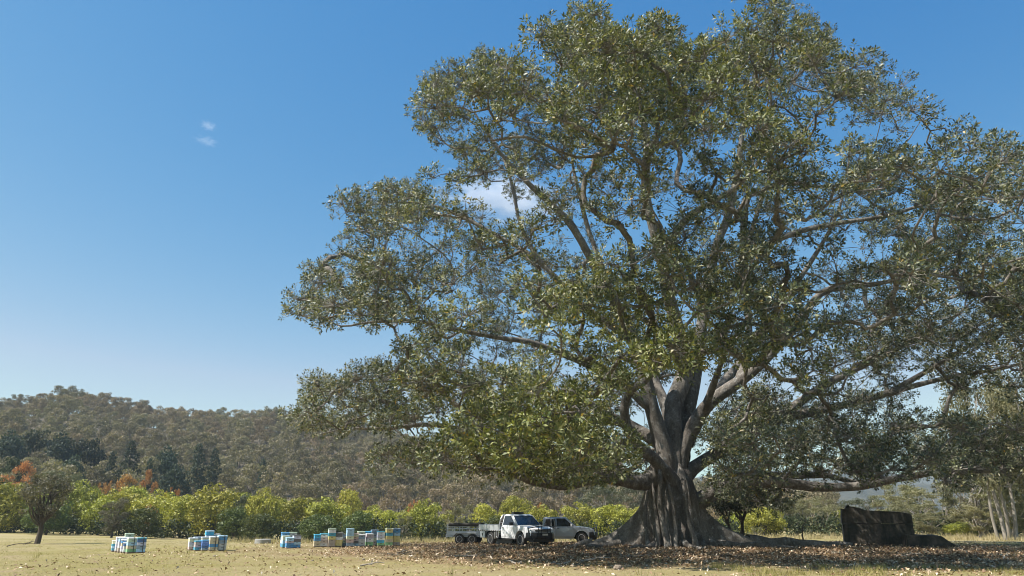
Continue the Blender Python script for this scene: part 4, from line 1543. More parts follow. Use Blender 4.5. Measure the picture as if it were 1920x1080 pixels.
def hive_meshes(h, first):
    """box, handle slot and cleat meshes for a box height, shared between hives"""
    key = (round(h, 2))
    if key not in _hm:
        _hm[key] = {}
    return _hm[key]


def box_mesh(colname, h):
    d = hive_meshes(h, True)
    if colname not in d:
        d[colname] = MB().box(-HIVE_W / 2, HIVE_W / 2, -HIVE_D / 2, HIVE_D / 2, 0, h - 0.006).mesh('box', HC[colname], 0.006, 1)
    return d[colname]


def slot_mesh(h):
    d = hive_meshes(h, True)
    if 'slot' not in d:
        d['slot'] = MB().box(-0.055, 0.055, -HIVE_D / 2 - 0.003, -HIVE_D / 2 + 0.01, h * 0.58, h * 0.58 + 0.022).mesh('handle', M['slot'])
    return d['slot']


def lid_mesh(mat):
    d = _hm.setdefault('lid', {})
    if mat.name not in d:
        d[mat.name] = MB().box(-HIVE_W / 2 - 0.012, HIVE_W / 2 + 0.012, -HIVE_D / 2 - 0.012, HIVE_D / 2 + 0.012, 0, 0.055).mesh('lid', mat, 0.008, 1)
    return d[mat.name]


_hm['floor'] = MB().box(-HIVE_W / 2 - 0.004, HIVE_W / 2 + 0.004, -HIVE_D / 2 - 0.05, HIVE_D / 2 + 0.004, -0.12, 0.052).mesh('floor_board', M['pallet'], 0.006, 1)
_hm['gap'] = MB().box(-HIVE_W / 2 + 0.05, HIVE_W / 2 - 0.05, -HIVE_D / 2 - 0.053, -HIVE_D / 2 - 0.03, 0.03, 0.0505).mesh('entrance', M['slot'])


def hive(px, Y, rz, top, cols, label, lid='white', strap=False, group=None):
    """px: centre of the front in the photo; top: pixel row of the lid; cols: box colours from the top down"""
    x = gx(px, Y)
    z = gz(x, Y)
    h = (at(px, top, Y).z - z) * 1.03 - 0.055 - 0.05
    n = len(cols)
    bh = h / n
    root = tag(empty('beehive', (x, Y, z), R(rz) + random.uniform(-0.03, 0.03)), label, 'beehive', group)
    link('floor_board', _hm['floor'], root)
    link('entrance', _hm['gap'], root)
    bhq = round(bh, 2)
    zz = 0.05
    for i, c in enumerate(cols[::-1]):
        o = link('box', box_mesh(c, bhq), root)
        jx, jy, ja = random.uniform(-0.006, 0.006), random.uniform(-0.006, 0.006), random.uniform(-0.012, 0.012)
        o.location = (jx, jy, zz)
        o.rotation_euler = (0, 0, ja)
        s = link('handle', slot_mesh(bhq), o)
        zz += bhq
    l = link('lid', lid_mesh(HC[lid] if lid in HC else M['zinc']), root)
    l.location = (0, 0, zz)
    l.rotation_euler = (0, 0, random.uniform(-0.02, 0.02))
    if strap:
        m = MB()
        m.box(0.05, 0.08, -HIVE_D / 2 - 0.022, -HIVE_D / 2 - 0.014, 0.03, zz + 0.06)
        m.box(0.05, 0.08, -HIVE_D / 2 - 0.022, HIVE_D / 2 + 0.022, zz + 0.06, zz + 0.066)
        m.build('strap', M['strap'], root)
    return root


GA, GB, GC_, GD = 'hives of the leftmost cluster', 'hives of the second cluster', 'hives of the third cluster', 'hives of the long row'
# leftmost cluster
hive(218, 37.6, 33, 1013, ['cream', 'teal', 'sky', 'teal'], 'short hive at the far left end of the leftmost cluster, cream top box', 'cream', False, GA)
hive(225, 37.3, 33, 1007, ['lilac', 'white', 'lilac', 'white'], 'pale lilac and white hive, second from left in the leftmost cluster', 'white', False, GA)
hive(230, 36.9, 33, 1008, ['sky', 'lilac', 'white', 'brown'], 'light blue topped hive, third from left in the leftmost cluster', 'white', False, GA)
hive(235.5, 36.5, 33, 1012, ['blue', 'tan', 'lilac', 'white'], 'hive with blue top box, left of the green-bottomed hive in the leftmost cluster', 'white', False, GA)
hive(240, 36.25, 33, 1017, ['navy', 'grey', 'white'], 'low white hive squeezed beside the green-bottomed hive, leftmost cluster', 'white', False, GA)
hive(246.5, 35.9, 33, 1009.5, ['sage', 'sky', 'tan', 'green'], 'front hive with green bottom box in the leftmost cluster', 'white', True, GA)
hive(264, 36.0, 33, 1009.5, ['navy', 'lilac', 'slate', 'sky'], 'rightmost hive of the leftmost cluster, navy blue top box', 'teal', True, GA)
hive(240, 38.4, 30, 1001, ['sage', 'sage', 'white', 'sky', 'tan'], 'tall sage green topped hive at the back of the leftmost cluster', 'sage', False, GA)
# second cluster
hive(361, 39.0, 29, 1009, ['cream', 'lilac', 'white', 'pink'], 'cream topped hive at the far left of the second cluster', 'white', False, GB)
hive(370, 39.3, 29, 1007, ['slate', 'slate', 'white', 'grey'], 'slate blue topped hive behind the brown and teal one, second cluster', 'slate', False, GB)
hive(372.5, 38.3, 29, 1014, ['brown', 'mauve', 'teal'], 'low front hive, brown over teal, in the second cluster', 'teal', False, GB)
hive(385, 38.2, 29, 1012.5, ['royal', 'royal', 'navy', 'slate'], 'low royal blue front hive in the second cluster', 'blue', False, GB)
hive(384, 39.2, 29, 1008, ['cream', 'cream', 'tan', 'white'], 'cream hive just behind the royal blue one, second cluster', 'white', False, GB)
hive(399.5, 38.1, 29, 1007, ['tan', 'tan', 'blue', 'tan'], 'tan front hive with one blue box, second cluster', 'white', True, GB)
hive(415.5, 38.4, 29, 1004.5, ['blue', 'slate', 'grey', 'grey'], 'rightmost hive of the second cluster, blue over grey', 'sky', True, GB)
hive(390.5, 40.2, 27, 996, ['bright', 'sky', 'white', 'grey', 'tan'], 'tallest hive of the second cluster with bright blue top', 'sky', False, GB)
hive(402.5, 40.4, 27, 1002, ['sky', 'white', 'sky', 'grey'], 'light blue hive behind the tan one, second cluster', 'white', False, GB)
# third cluster
hive(533, 42.5, 24, 999, ['blue', 'sky', 'white', 'blue'], 'tall blue topped hive at the back left of the third cluster', 'blue', False, GC_)
hive(535, 41.9, 24, 1005, ['cream', 'sky', 'teal'], 'cream and teal hive at the left of the third cluster', 'cream', False, GC_)
hive(547.5, 42.7, 24, 998, ['grey', 'white', 'sage', 'grey'], 'tall grey-white hive at the back of the third cluster', 'sage', False, GC_)
hive(542.5, 41.2, 24, 1009, ['sky', 'mauve', 'blue', 'blue'], 'lowest front hive of the third cluster, sky blue top', 'sky', False, GC_)
hive(555.5, 41.4, 24, 1003.5, ['lilac', 'dark', 'sky', 'blue'], 'right front hive of the third cluster with dark lid', 'dark', False, GC_)
# long row
hive(594.5, 43.2, 19, 1002, ['bright', 'blue', 'tan', 'tan'], 'bright blue topped hive at the left end of the long row', 'bright', False, GD)
hive(606, 43.3, 19, 1001, ['white', 'mauve', 'brown', 'grey'], 'white topped hive, second from the left end of the long row', 'teal', False, GD)
hive(621, 43.2, 19, 992.5, ['white', 'teal', 'yellow', 'brown', 'brown'], 'tall hive with white box over teal in the left part of the long row', 'sage', False, GD)
hive(635, 43.4, 10, 999, ['dark', 'white', 'yellow', 'yellow'], 'dark topped hive with olive yellow lower boxes in the long row', 'dark', False, GD)
hive(645, 43.9, 12, 1002, ['slate', 'pink', 'sage', 'slate'], 'slate and pink striped hive beside the olive yellow one, long row', 'dark', False, GD)
hive(655, 43.5, 19, 992.5, ['sky', 'sky', 'cream', 'pink', 'slate'], 'tall pale blue topped hive in the middle of the long row', 'sky', False, GD)
hive(664.5, 43.8, 19, 1000, ['cream', 'pink', 'mauve', 'dark', 'sky'], 'pink and mauve striped hive in the middle of the long row', 'pink', False, GD)
hive(677, 43.9, 19, 1002, ['slate', 'grey', 'grey'], 'low grey hive in front of a cream one, long row', 'white', False, GD)
hive(676, 44.8, 19, 996.5, ['cream', 'cream', 'grey', 'grey'], 'cream topped hive behind the low grey one, long row', 'sage', False, GD)
hive(687.5, 45.0, 19, 997, ['bright', 'sky', 'white', 'grey'], 'bright teal topped hive right of the grey ones, long row', 'bright', False, GD)
hive(692, 44.2, 19, 1001, ['mauve', 'white', 'green'], 'low hive with green bottom box in front of the teal one, long row', 'white', False, GD)
hive(701, 45.2, 19, 994, ['slate', 'grey', 'cream', 'grey'], 'tall slate topped hive at the back right of the long row', 'slate', False, GD)
hive(713, 44.3, 19, 996, ['white', 'lilac', 'white', 'bright', 'green'], 'white hive with bright blue and green lower boxes, long row', 'teal', False, GD)
hive(728.5, 44.3, 19, 991.5, ['yellow', 'teal', 'yellow', 'tan', 'green'], 'tall yellow hive with a teal box, second from the right end', 'cream', False, GD)
hive(742.5, 44.6, 14, 992, ['blue', 'sky', 'yellow', 'yellow', 'brown'], 'rightmost hive of the long row, blue over yellow', 'slate', False, GD)

# ------------------------------------------------------------------ vehicles
M['white_paint'] = paint('white_car_paint', (0.78, 0.78, 0.77), 0.28, 0, 0.18, (0.42, 0.36, 0.28), 3.0, 0.5, 0.6)
M['grey_paint'] = paint('silver_car_paint', (0.42, 0.45, 0.49), 0.32, 0.35, 0.2, (0.35, 0.31, 0.26), 3.0, 0.5, 0.5)
M['black_plastic'] = paint('black_plastic', (0.018, 0.019, 0.018), 0.55, 0, 0.3, (0.08, 0.07, 0.055), 5)
M['black_steel'] = paint('black_steel', (0.015, 0.015, 0.016), 0.4, 0.2, 0.2, (0.08, 0.07, 0.06), 5)
M['rubber'] = paint('rubber', (0.03, 0.029, 0.027), 0.85, 0, 0.7, (0.16, 0.13, 0.10), 8)
M['steel_rim'] = paint('steel_rim', (0.55, 0.54, 0.52), 0.45, 0.5, 0.4, (0.3, 0.25, 0.2), 8)
M['galv'] = paint('galvanised_steel', (0.50, 0.51, 0.52), 0.5, 0.65, 0.35, (0.28, 0.25, 0.21), 5)
M['alloy'] = paint('tray_aluminium', (0.60, 0.62, 0.63), 0.42, 0.6, 0.25, (0.34, 0.31, 0.27), 4)
M['tarp_and_shade'] = paint('tarpaulin_and_door_shade', (0.030, 0.026, 0.020), 0.8, 0, 0.3, (0.09, 0.075, 0.05), 4)
M['seat'] = paint('seat_cloth', (0.10, 0.10, 0.105), 0.9, 0, 0.2)
M['plate'] = paint('number_plate', (0.55, 0.55, 0.50), 0.5, 0, 0.3)
M['sack'] = paint('white_sack', (0.80, 0.79, 0.80), 0.7, 0, 0.15)


def glass_mat(name, col, rough, alpha=1.0):
    m, nt, b = new_mat(name)
    b.inputs['Base Color'].default_value = (*col, 1)
    b.inputs['Roughness'].default_value = rough
    b.inputs['Specular IOR Level'].default_value = 0.6
    b.inputs['Coat Weight'].default_value = 0.5
    f = noise(nt, 2.0, 3)
    r_ = ramp(nt, f, [(0.3, (rough, rough, rough)), (0.8, (rough + 0.15,) * 3)])
    nt.links.new(r_, b.inputs['Roughness'])
    return m


M['glass'] = glass_mat('tinted_glass', (0.018, 0.021, 0.023), 0.04)
M['lamp_glass'] = glass_mat('headlamp_lens', (0.42, 0.43, 0.44), 0.08)
M['amber'] = glass_mat('amber_lens', (0.5, 0.2, 0.02), 0.15)


def wheel(parent, x, y, r, w, rim_mat, out):
    """wheel at local x, y; out = +1 / -1: outer side"""
    root = link('wheel', MB().lathe([(r * 0.60, -w / 2 + 0.01), (r * 0.93, -w / 2), (r, -w * 0.30), (r * 1.005, 0), (r, w * 0.30), (r * 0.93, w / 2), (r * 0.60, w / 2 - 0.01)], 'y', 32).mesh('tyre', M['rubber'], 0, 1, True), parent)
    root.location = (x, y, r)
    rm = MB()
    o = out
    rm.lathe([(r * 0.63, o * w * 0.05), (r * 0.63, o * w * 0.48), (r * 0.58, o * w * 0.50), (r * 0.54, o * w * 0.36), (r * 0.40, o * w * 0.28), (r * 0.26, o * w * 0.36), (r * 0.14, o * w * 0.38), (r * 0.10, o * w * 0.44), (0.01, o * w * 0.45)], 'y', 28)
    rim = rm.build('rim', rim_mat, root, 0, 1, True)
    hm = MB()
    for k in range(8):
        a = k * math.pi / 4
        hm.lathe([(r * 0.055, o * w * 0.30), (r * 0.05, o * w * 0.345)], 'y', 8, (math.cos(a) * r * 0.44, 0, math.sin(a) * r * 0.44))
    hm.build('rim_hole', M['black_steel'], root)
    return root


def arch(cx, cz, r, a0, a1, n=12):
    return [(cx + r * math.cos(R(a0 + (a1 - a0) * i / n)), cz + r * math.sin(R(a0 + (a1 - a0) * i / n))) for i in range(n + 1)]


def quad_panel(parent, name, pts, mat, thick=0.012, bevel=0.0):
    """a thin panel from 4+ coplanar points, extruded along its normal both ways"""
    p = [Vector(q) for q in pts]
    n = (p[1] - p[0]).cross(p[2] - p[0]).normalized() * thick * 0.5
    m = MB()
    A = [m.bm.verts.new(q + n) for q in p]
    B = [m.bm.verts.new(q - n) for q in p]
    m.bm.faces.new(A)
    m.bm.faces.new(B[::-1])
    for i in range(len(p)):
        j = (i + 1) % len(p)
        m.bm.faces.new((A[j], A[i], B[i], B[j]))
    return m.build(name, mat, parent, bevel, 1)


def ute(name, loc, rz, label, body, dual=False, tray=True, open_rear=False):
    """local axes: x forward, y left, z up; origin between the axles on the ground"""
    u = tag(empty(name, loc, rz), label, 'ute')
    AX = 1.525
    cb = -1.15 if dual else -0.40                 # back of the cab
    WB = 0.90
    top_z = 1.10

    def hw(x, z):
        w = WB
        if x > 1.9:
            w -= (x - 1.9) * 0.16
        if z > 0.95:
            w -= (z - 0.95) * 0.12
        return w
    # lower body with front wheel arches
    prof = [(cb, 0.42), (cb, 1.09), (0.2, top_z), (1.22, 1.13), (1.75, 1.09), (2.15, 1.02), (2.36, 0.93), (2.43, 0.80), (2.42, 0.60), (2.36, 0.50)]
    prof += arch(AX, 0.40, 0.47, 12, 168)[0:] + [(1.02, 0.40)]
    if dual:
        prof = prof  # rear arch sits behind the cab
    m = MB()
    m.poly_prism(prof, 'y', 0, 0, [hw(*p) for p in prof])
    m.build('body', body, u, 0.035, 2, True, 50)
    m = MB()
    m.box(AX - 0.46, AX + 0.44, -0.62, 0.62, 0.30, 0.80)
    m.build('wheel_well', M['black_plastic'], u)
    # greenhouse
    rb, rt = cb + 0.02, cb + 0.10
    g = [(rb, 1.085), (rt, 1.70), (rt + 0.15, 1.745), (0.30, 1.745), (0.52, 1.70), (1.20, 1.118)]

    def gw(z):
        return 0.86 - (z - 1.08) * 0.24
    m = MB()
    m.poly_prism(g, 'y', 0, 0, [gw(p[1]) for p in g])
    m.build('cab', body, u, 0.04, 2, True, 30)
    # panes, each proud of the cab by a few millimetres
    e = 0.006

    def side_pt(x, z, s):
        return (x, s * (gw(z) + e), z)
    for s in (-1, 1):
        if dual:
            rearw = [(rb + 0.20, 1.16), (rt + 0.16, 1.64), (-0.30, 1.65), (-0.24, 1.16)]
            frontw = [(-0.12, 1.16), (-0.16, 1.65), (0.40, 1.65), (0.98, 1.17), (0.6, 1.15)]
        else:
            rearw = None
            frontw = [(-0.26, 1.15), (-0.22, 1.64), (0.38, 1.65), (0.97, 1.17), (0.6, 1.145)]
        if not (open_rear and s == -1 and dual):
            if rearw:
                quad_panel(u, 'side_window', [side_pt(x, z, s) for x, z in rearw], M['glass'])
        quad_panel(u, 'side_window', [side_pt(x, z, s) for x, z in frontw], M['glass'])
        # door skin and handle
        ds = -0.18 if dual else -0.28
        dm = MB()
        dm.hexa([(ds, s * 0.905, 0.50), (1.00, s * 0.905, 0.50), (1.00, s * 0.91, 1.06), (ds, s * 0.893, 1.06), (ds, s * 0.86, 0.50), (1.00, s * 0.86, 0.50), (1.00, s * 0.86, 1.06), (ds, s * 0.86, 1.06)])
        door = dm.build('door', body, u, 0.01, 1)
        MB().box(ds + 0.06, ds + 0.22, s * 0.93 - 0.02, s * 0.93 + 0.01, 0.985, 1.015).build('handle', M['black_plastic'], door, 0.006, 1)
        mm = MB()
        mm.box(0.80, 0.92, s * 1.04 - 0.10, s * 1.04 + 0.10, 1.12, 1.30)
        mm.tube([(0.88, s * 0.86, 1.14), (0.87, s * 0.98, 1.17)], 0.025, 6)
        mm.build('mirror', M['black_plastic'] if not dual else M['white_paint'], u, 0.02, 2, True)
        # head lamp wrapped round the corner
        lm = MB()
        lm.hexa([(2.10, s * 0.88, 0.80), (2.40, s * 0.66, 0.80), (2.40, s * 0.52, 0.80), (2.10, s * 0.60, 0.80), (2.06, s * 0.875, 0.985), (2.33, s * 0.68, 0.955), (2.37, s * 0.50, 0.945), (2.06, s * 0.60, 0.97)])
        lm.build('headlight', M['lamp_glass'], u, 0.02, 2, True)
        # flared guard lip
        fl = MB()
        fl.poly_prism(arch(AX, 0.40, 0.50, 8, 172) + arch(AX, 0.40, 0.46, 172, 8), 'y', s * 0.885, s * 0.925)
        fl.build('wheel_arch', body if not dual else M['grey_paint'], u)
    # windscreen: on the slope from (1.20,1.118) to (0.52,1.70)
    sx, sz = (0.52 - 1.20), (1.70 - 1.118)
    nrm = Vector((-sz, 0, sx)).normalized() * -1
    def ws(t, f):
        z = 1.118 + sz * t
        return Vector((1.20 + sx * t, f * gw(z), z)) + nrm * 0.006
    quad_panel(u, 'windscreen', [ws(0.06, 0.93), ws(0.06, -0.93), ws(0.93, -0.92), ws(0.93, 0.92)], M['glass'])
    quad_panel(u, 'rear_window', [(rb + 0.02, 0.62, 1.2), (rb + 0.02, -0.62, 1.2), (rb + 0.068, -0.60, 1.60), (rb + 0.068, 0.60, 1.60)], M['glass'], 0.03)
    # nose: grille, bumper, plate, bull bar
    MB().box(2.36, 2.455, -0.5, 0.5, 0.79, 0.93).build('grille', M['black_plastic'], u, 0.015, 1)
    gm = MB()
    for k in range(2):
        gm.box(2.44, 2.47, -0.46, 0.46, 0.82 + k * 0.055, 0.84 + k * 0.055)
    gm.build('grille_bar', M['steel_rim'], u)
    bm_ = MB()
    bm_.poly_prism([(2.05, -0.90), (2.40, -0.82), (2.62, -0.55), (2.66, 0.0), (2.62, 0.55), (2.40, 0.82), (2.05, 0.90)], 'z', 0.40, 0.76)
    bumper = bm_.build('bumper', M['black_steel'], u, 0.03, 2, True)
    MB().box(2.655, 2.668, -0.19, 0.19, 0.60, 0.70).build('number_plate', M['plate'], u)
    MB().box(2.1, 2.55, -0.75, 0.75, 0.26, 0.41).build('bash_plate', M['black_plastic'], u, 0.02, 1)
    bb = MB()
    bb.tube([(2.60, -0.42, 0.74), (2.58, -0.42, 1.10), (2.58, 0.42, 1.10), (2.60, 0.42, 0.74)], 0.032, 8)
    for s in (-1, 1):
        bb.tube([(2.58, s * 0.42, 1.08), (2.50, s * 0.70, 1.04), (2.32, s * 0.90, 0.98), (2.30, s * 0.90, 0.74)], 0.028, 8)
        bb.tube([(2.60, s * 0.20, 0.74), (2.58, s * 0.20, 1.10)], 0.02, 6)
    bb.tube([(2.595, -0.42, 0.92), (2.595, 0.42, 0.92)], 0.02, 6)
    bb.build('bull_bar', M['black_steel'], u, 0, 1, True)
    # chassis, sill, wheels
    MB().box(-2.55, 1.3, -0.42, 0.42, 0.34, 0.55).build('chassis', M['black_steel'], u)
    for s in (-1, 1):
        MB().box(cb + 0.05, 1.0, s * 0.80 - 0.06, s * 0.80 + 0.06, 0.33, 0.43).build('side_step', M['black_plastic'] if not dual else M['alloy'], u, 0.02, 1)
        wheel(u, AX, s * 0.78, 0.375, 0.245, M['steel_rim'], s)
        wheel(u, -AX, s * 0.78, 0.375, 0.245, M['steel_rim'], s)
    if tray:
        x0, x1 = -2.72, cb - 0.08
        tr = MB().box(x0, x1, -0.93, 0.93, 0.80, 0.88).build('tray_floor', M['alloy'], u, 0.01, 1)
        sd = {}
        for s in (-1, 1):
            p = MB().box(x0 + 0.02, x1 - 0.02, s * 0.915 - 0.015, s * 0.915 + 0.015, 0.885, 1.15).build('drop_side', M['alloy'], u, 0.006, 1)
            rb_ = MB()
            for k in range(5):
                xx = x0 + 0.08 + (x1 - x0 - 0.2) * k / 4
                rb_.box(xx, xx + 0.035, s * 0.935 - 0.008, s * 0.935 + 0.008, 0.88, 1.16)
            rb_.build('rib', M['galv'], p)
            hk = MB()
            for k in range(9):
                xx = x0 + 0.15 + (x1 - x0 - 0.35) * k / 8
                hk.box(xx, xx + 0.09, s * 0.928 - 0.01, s * 0.928 + 0.012, 0.815, 0.85)
            hk.build('rope_slot', M['slot'], tr)
            # mudguard over the rear wheel
            mg = MB()
            mg.poly_prism(arch(-AX, 0.38, 0.47, 15, 165) + arch(-AX, 0.38, 0.445, 165, 15), 'y', s * 0.66, s * 0.91)
            mg.build('mudguard', M['black_plastic'], u)
            tb = MB().box(-2.62, -2.10, s * 0.74 - 0.16, s * 0.74 + 0.16, 0.40, 0.78).build('toolbox', M['alloy'], u, 0.015, 1)
            MB().box(-2.40, -2.32, s * 0.905 - 0.01, s * 0.905 + 0.008, 0.52, 0.66).build('latch', M['black_plastic'], tb)
            hp_ = MB()
            hp_.tube([(-0.86, s * 0.90, 0.80), (-0.86, s * 0.90, 0.50), (-0.80, s * 0.90, 0.45), (-0.68, s * 0.90, 0.45), (-0.62, s * 0.90, 0.50), (-0.62, s * 0.90, 0.80)], 0.016, 6)
            hp_.build('step_loop', M['alloy'], u)
            fl = MB().box(-1.06, -1.03, s * 0.78 - 0.13, s * 0.78 + 0.13, 0.38, 0.76).build('mud_flap', M['steel_rim'], u)
        MB().box(x0 - 0.02, x0 + 0.012, -0.93, 0.93, 0.885, 1.15).build('tailgate', M['alloy'], u, 0.006, 1)
        hb = MB()
        for s in (-1, 1):
            hb.tube([(x1 - 0.25, s * 0.86, 0.88), (x1 - 0.06, s * 0.80, 1.50), (x1 - 0.03, s * 0.66, 1.70)], 0.036, 8)
        hb.tube([(x1 - 0.03, -0.66, 1.70), (x1 - 0.03, 0.66, 1.70)], 0.036, 8)
        for k in range(4):
            hb.tube([(x1 - 0.14, -0.78, 1.0 + 0.14 * k), (x1 - 0.14, 0.78, 1.0 + 0.14 * k)], 0.014, 6)
        hb.build('headboard_rack', M['galv'], u, 0, 1, True)
    else:
        # styleside tub
        tub = [(-2.62, 0.48), (-2.62, 1.10), (cb - 0.03, 1.10), (cb - 0.03, 0.42), (-AX + 0.47, 0.42)] + arch(-AX, 0.40, 0.47, 8, 172) + [(-2.1, 0.48)]
        m = MB()
        m.poly_prism(tub, 'y', -0.89, 0.89)
        m.build('tub', body, u, 0.03, 2, True, 50)
    return u


ute1 = ute('tray_ute', (0.313, 45.92, gz(0.3, 45.9) - 0.03), R(-54.8), 'white single-cab tray ute with black bull bar parked by the fig', M['white_paint'])
# roof box and driver's interior glimpses
MB().box(-0.10, 0.16, -0.36, 0.36, 1.75, 1.87).build('roof_light_box', M['black_plastic'], ute1, 0.02, 2)
tyre = MB().lathe([(0.24, -0.11), (0.38, -0.12), (0.41, 0), (0.38, 0.12), (0.24, 0.11)], 'x', 28).build('spare_tyre', M['rubber'], None, 0, 1, True)
tag(tyre, 'black spare tyre standing on the white ute tray behind the cab', 'tyre')
_r = Matrix.Rotation(R(-54.8), 4, 'Z')
tyre.matrix_world = Matrix.Translation(ute1.location) @ _r @ Matrix.Translation((-0.98, -0.1, 1.30))

ute2 = ute('dual_cab_ute', (3.25, 54.3, gz(3.2, 54.3) - 0.03), R(-4), 'silver-grey dual-cab ute with rear door open behind the white ute', M['grey_paint'], dual=True, tray=False, open_rear=True)
# the open rear doorway and the door swung out
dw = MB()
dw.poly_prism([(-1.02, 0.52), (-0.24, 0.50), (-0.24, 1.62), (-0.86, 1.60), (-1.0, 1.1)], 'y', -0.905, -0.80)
dw.build('doorway', M['tarp_and_shade'], ute2)  # dark panel coloured for the shade inside the open door
st = MB()
st.box(-0.98, -0.50, -0.93, -0.88, 0.72, 0.86)
st.box(-0.98, -0.84, -0.93, -0.88, 0.86, 1.35)
st.build('rear_seat', M['seat'], ute2, 0.03, 2)
od = empty('open_door', (-0.26, -0.92, 0), R(72))
od.parent = ute2
# rear door hinged at the middle pillar, standing open
MB().box(-0.80, 0.0, -0.03, 0.03, 0.50, 1.08).build('door_skin', M['white_paint'], od, 0.015, 1)
fr = MB()
fr.tube([(-0.78, 0, 1.08), (-0.66, 0.05, 1.62), (-0.10, 0.05, 1.64), (-0.03, 0, 1.08)], 0.025, 6)
fr.build('window_frame', M['white_paint'], od)
quad_panel(od, 'pane', [(-0.76, 0, 1.08), (-0.64, 0.05, 1.61), (-0.11, 0.05, 1.63), (-0.04, 0, 1.08)], M['glass'], 0.006)

# ---- trailer
tl_ = tag(empty('cage_trailer', (-2.72, 49.35, gz(-2.7, 49.3)), R(-8)), 'galvanised tandem cage trailer hitched behind the white ute', 'trailer')
fm = MB()
for s in (-1, 1):
    fm.box(-1.25, 1.20, s * 0.72 - 0.03, s * 0.72 + 0.03, 0.42, 0.50)
for k in range(5):
    fm.box(-1.2 + k * 0.58, -1.14 + k * 0.58, -0.72, 0.72, 0.425, 0.48)
fm.build('frame', M['galv'], tl_)
MB().box(-1.25, 1.20, -0.76, 0.76, 0.505, 0.53).build('floor', M['galv'], tl_)
for s in (-1, 1):
    MB().box(-1.25, 1.20, s * 0.765 - 0.012, s * 0.765 + 0.012, 0.535, 0.74).build('side_panel', M['galv'], tl_)
    for k in range(6):
        xx = -1.23 + k * (2.41 / 5)
        MB().box(xx - 0.018, xx + 0.018, s * 0.74 - 0.014, s * 0.74 + 0.014, 0.535, 1.17).build('cage_post', M['galv'], tl_)
    for zz in (0.90, 1.04, 1.17):
        MB().box(-1.25, 1.20, s * 0.765 - 0.012, s * 0.765 + 0.012, zz - 0.015, zz + 0.015).build('cage_rail', M['galv'], tl_)
    wm = MB()
    for k in range(16):
        xx = -1.15 + k * 0.15
        wm.tube([(xx, s * 0.765, 0.74), (xx, s * 0.765, 1.17)], 0.004, 4)
    wm.build('mesh_wire', M['galv'], tl_)
    gd = MB()
    gd.poly_prism([(-0.86, 0.42), (-0.62, 0.66), (0.62, 0.66), (0.86, 0.42), (0.84, 0.42), (0.60, 0.64), (-0.60, 0.64), (-0.84, 0.42)], 'y', s * 0.79, s * 1.02)
    gd.build('mudguard', M['galv'], tl_)
    for xx in (-0.39, 0.39):
        wheel(tl_, xx, s * 0.90, 0.30, 0.19, M['steel_rim'], s)
for xx in (-1.245, 1.195):
    MB().box(xx - 0.012, xx + 0.012, -0.75, 0.75, 0.535, 0.74).build('end_panel', M['galv'], tl_)
    for zz in (0.90, 1.04, 1.17):
        MB().box(xx - 0.012, xx + 0.012, -0.75, 0.75, zz - 0.015, zz + 0.015).build('end_rail', M['galv'], tl_)
    for yy in (-0.5, -0.17, 0.17, 0.5):
        MB().box(xx - 0.010, xx + 0.010, yy - 0.018, yy + 0.018, 0.745, 1.15).build('end_post', M['galv'], tl_)
MB().box(-1.30, -1.27, -0.74, -0.50, 0.36, 0.58).build('tail_lamp_bracket', M['galv'], tl_)
db = MB()
for s in (-1, 1):
    db.tube([(1.15, s * 0.5, 0.45), (2.1, s * 0.05, 0.45)], 0.035, 6)
db.build('drawbar', M['galv'], tl_)
MB().box(-0.95, 1.10, -0.80, 0.80, 0.49, 0.497).build('under_tray', M['black_steel'], tl_)
rl = MB()
rl.lathe([(0.02, -1.13), (0.10, -1.12), (0.115, -0.6), (0.10, -0.1), (0.12, 0.5), (0.105, 1.12), (0.02, 1.13)], 'x', 14)
roll = rl.build('tarpaulin_roll', M['tarp_and_shade'], None, 0, 1, True)
roll.matrix_world = tl_.matrix_world @ Matrix.Identity(4)
roll.location = (-2.72 - 0.10, 48.62, gz(-2.7, 49.3) + 1.14)
roll.rotation_euler = (0, 0, R(-8))
tag(roll, 'long dark rolled tarpaulin lying along the trailer cage top', 'tarpaulin')
# crumpled white sack on the ground beyond the ute
sk = bmesh.new()
bmesh.ops.create_icosphere(sk, subdivisions=4, radius=1.0)
for v in sk.verts:
    n_ = vnoise(np.array([list(v.co * 2.2)]))[0] - 0.5
    v.co *= 1 + 0.45 * n_
    v.co.x *= 0.55
    v.co.y *= 0.35
    v.co.z = max(v.co.z, -0.55) * 0.42
me = bpy.data.meshes.new('sack')
for f in sk.faces: f.smooth = True
sk.to_mesh(me)
sk.free()
me.materials.append(M['sack'])
sack = link('sack', me)
sp_ = G(944, 47.6)
sack.location = (sp_.x, sp_.y, sp_.z + 0.2)
tag(sack, 'crumpled white sack on the ground seen beneath the white ute', 'sack')

# ------------------------------------------------------------------ ruin
def ruin_mat():
    m, nt, b = new_mat('stained_shaded_masonry')
    f = noise(nt, 1.6, 6, 0.7)
    c = ramp(nt, f, [(0.3, (0.032, 0.030, 0.024)), (0.46, (0.065, 0.058, 0.046)), (0.60, (0.13, 0.105, 0.08)), (0.75, (0.24, 0.19, 0.145))])  # stain tones, darkened overall to carry the fig's shade
    tc = N(nt, 'ShaderNodeTexCoord')
    mp = N(nt, 'ShaderNodeMapping')
    mp.inputs['Scale'].default_value = (2.2, 2.2, 0.35)
    nt.links.new(tc.outputs['Object'], mp.inputs[0])
    st_ = ramp(nt, noise(nt, 1.5, 4, 0.6, vec=mp.outputs[0]), [(0.5, (0, 0, 0)), (0.7, (0.85, 0.85, 0.85))])
    c = mixrgb(nt, st_, c, (0.028, 0.032, 0.022))
    nt.links.new(c, b.inputs['Base Color'])
    b.inputs['Roughness'].default_value = 0.95
    bump(nt, b, noise(nt, 7, 6, 0.7), 0.8, 0.05)
    return m


M['ruin'] = ruin_mat()


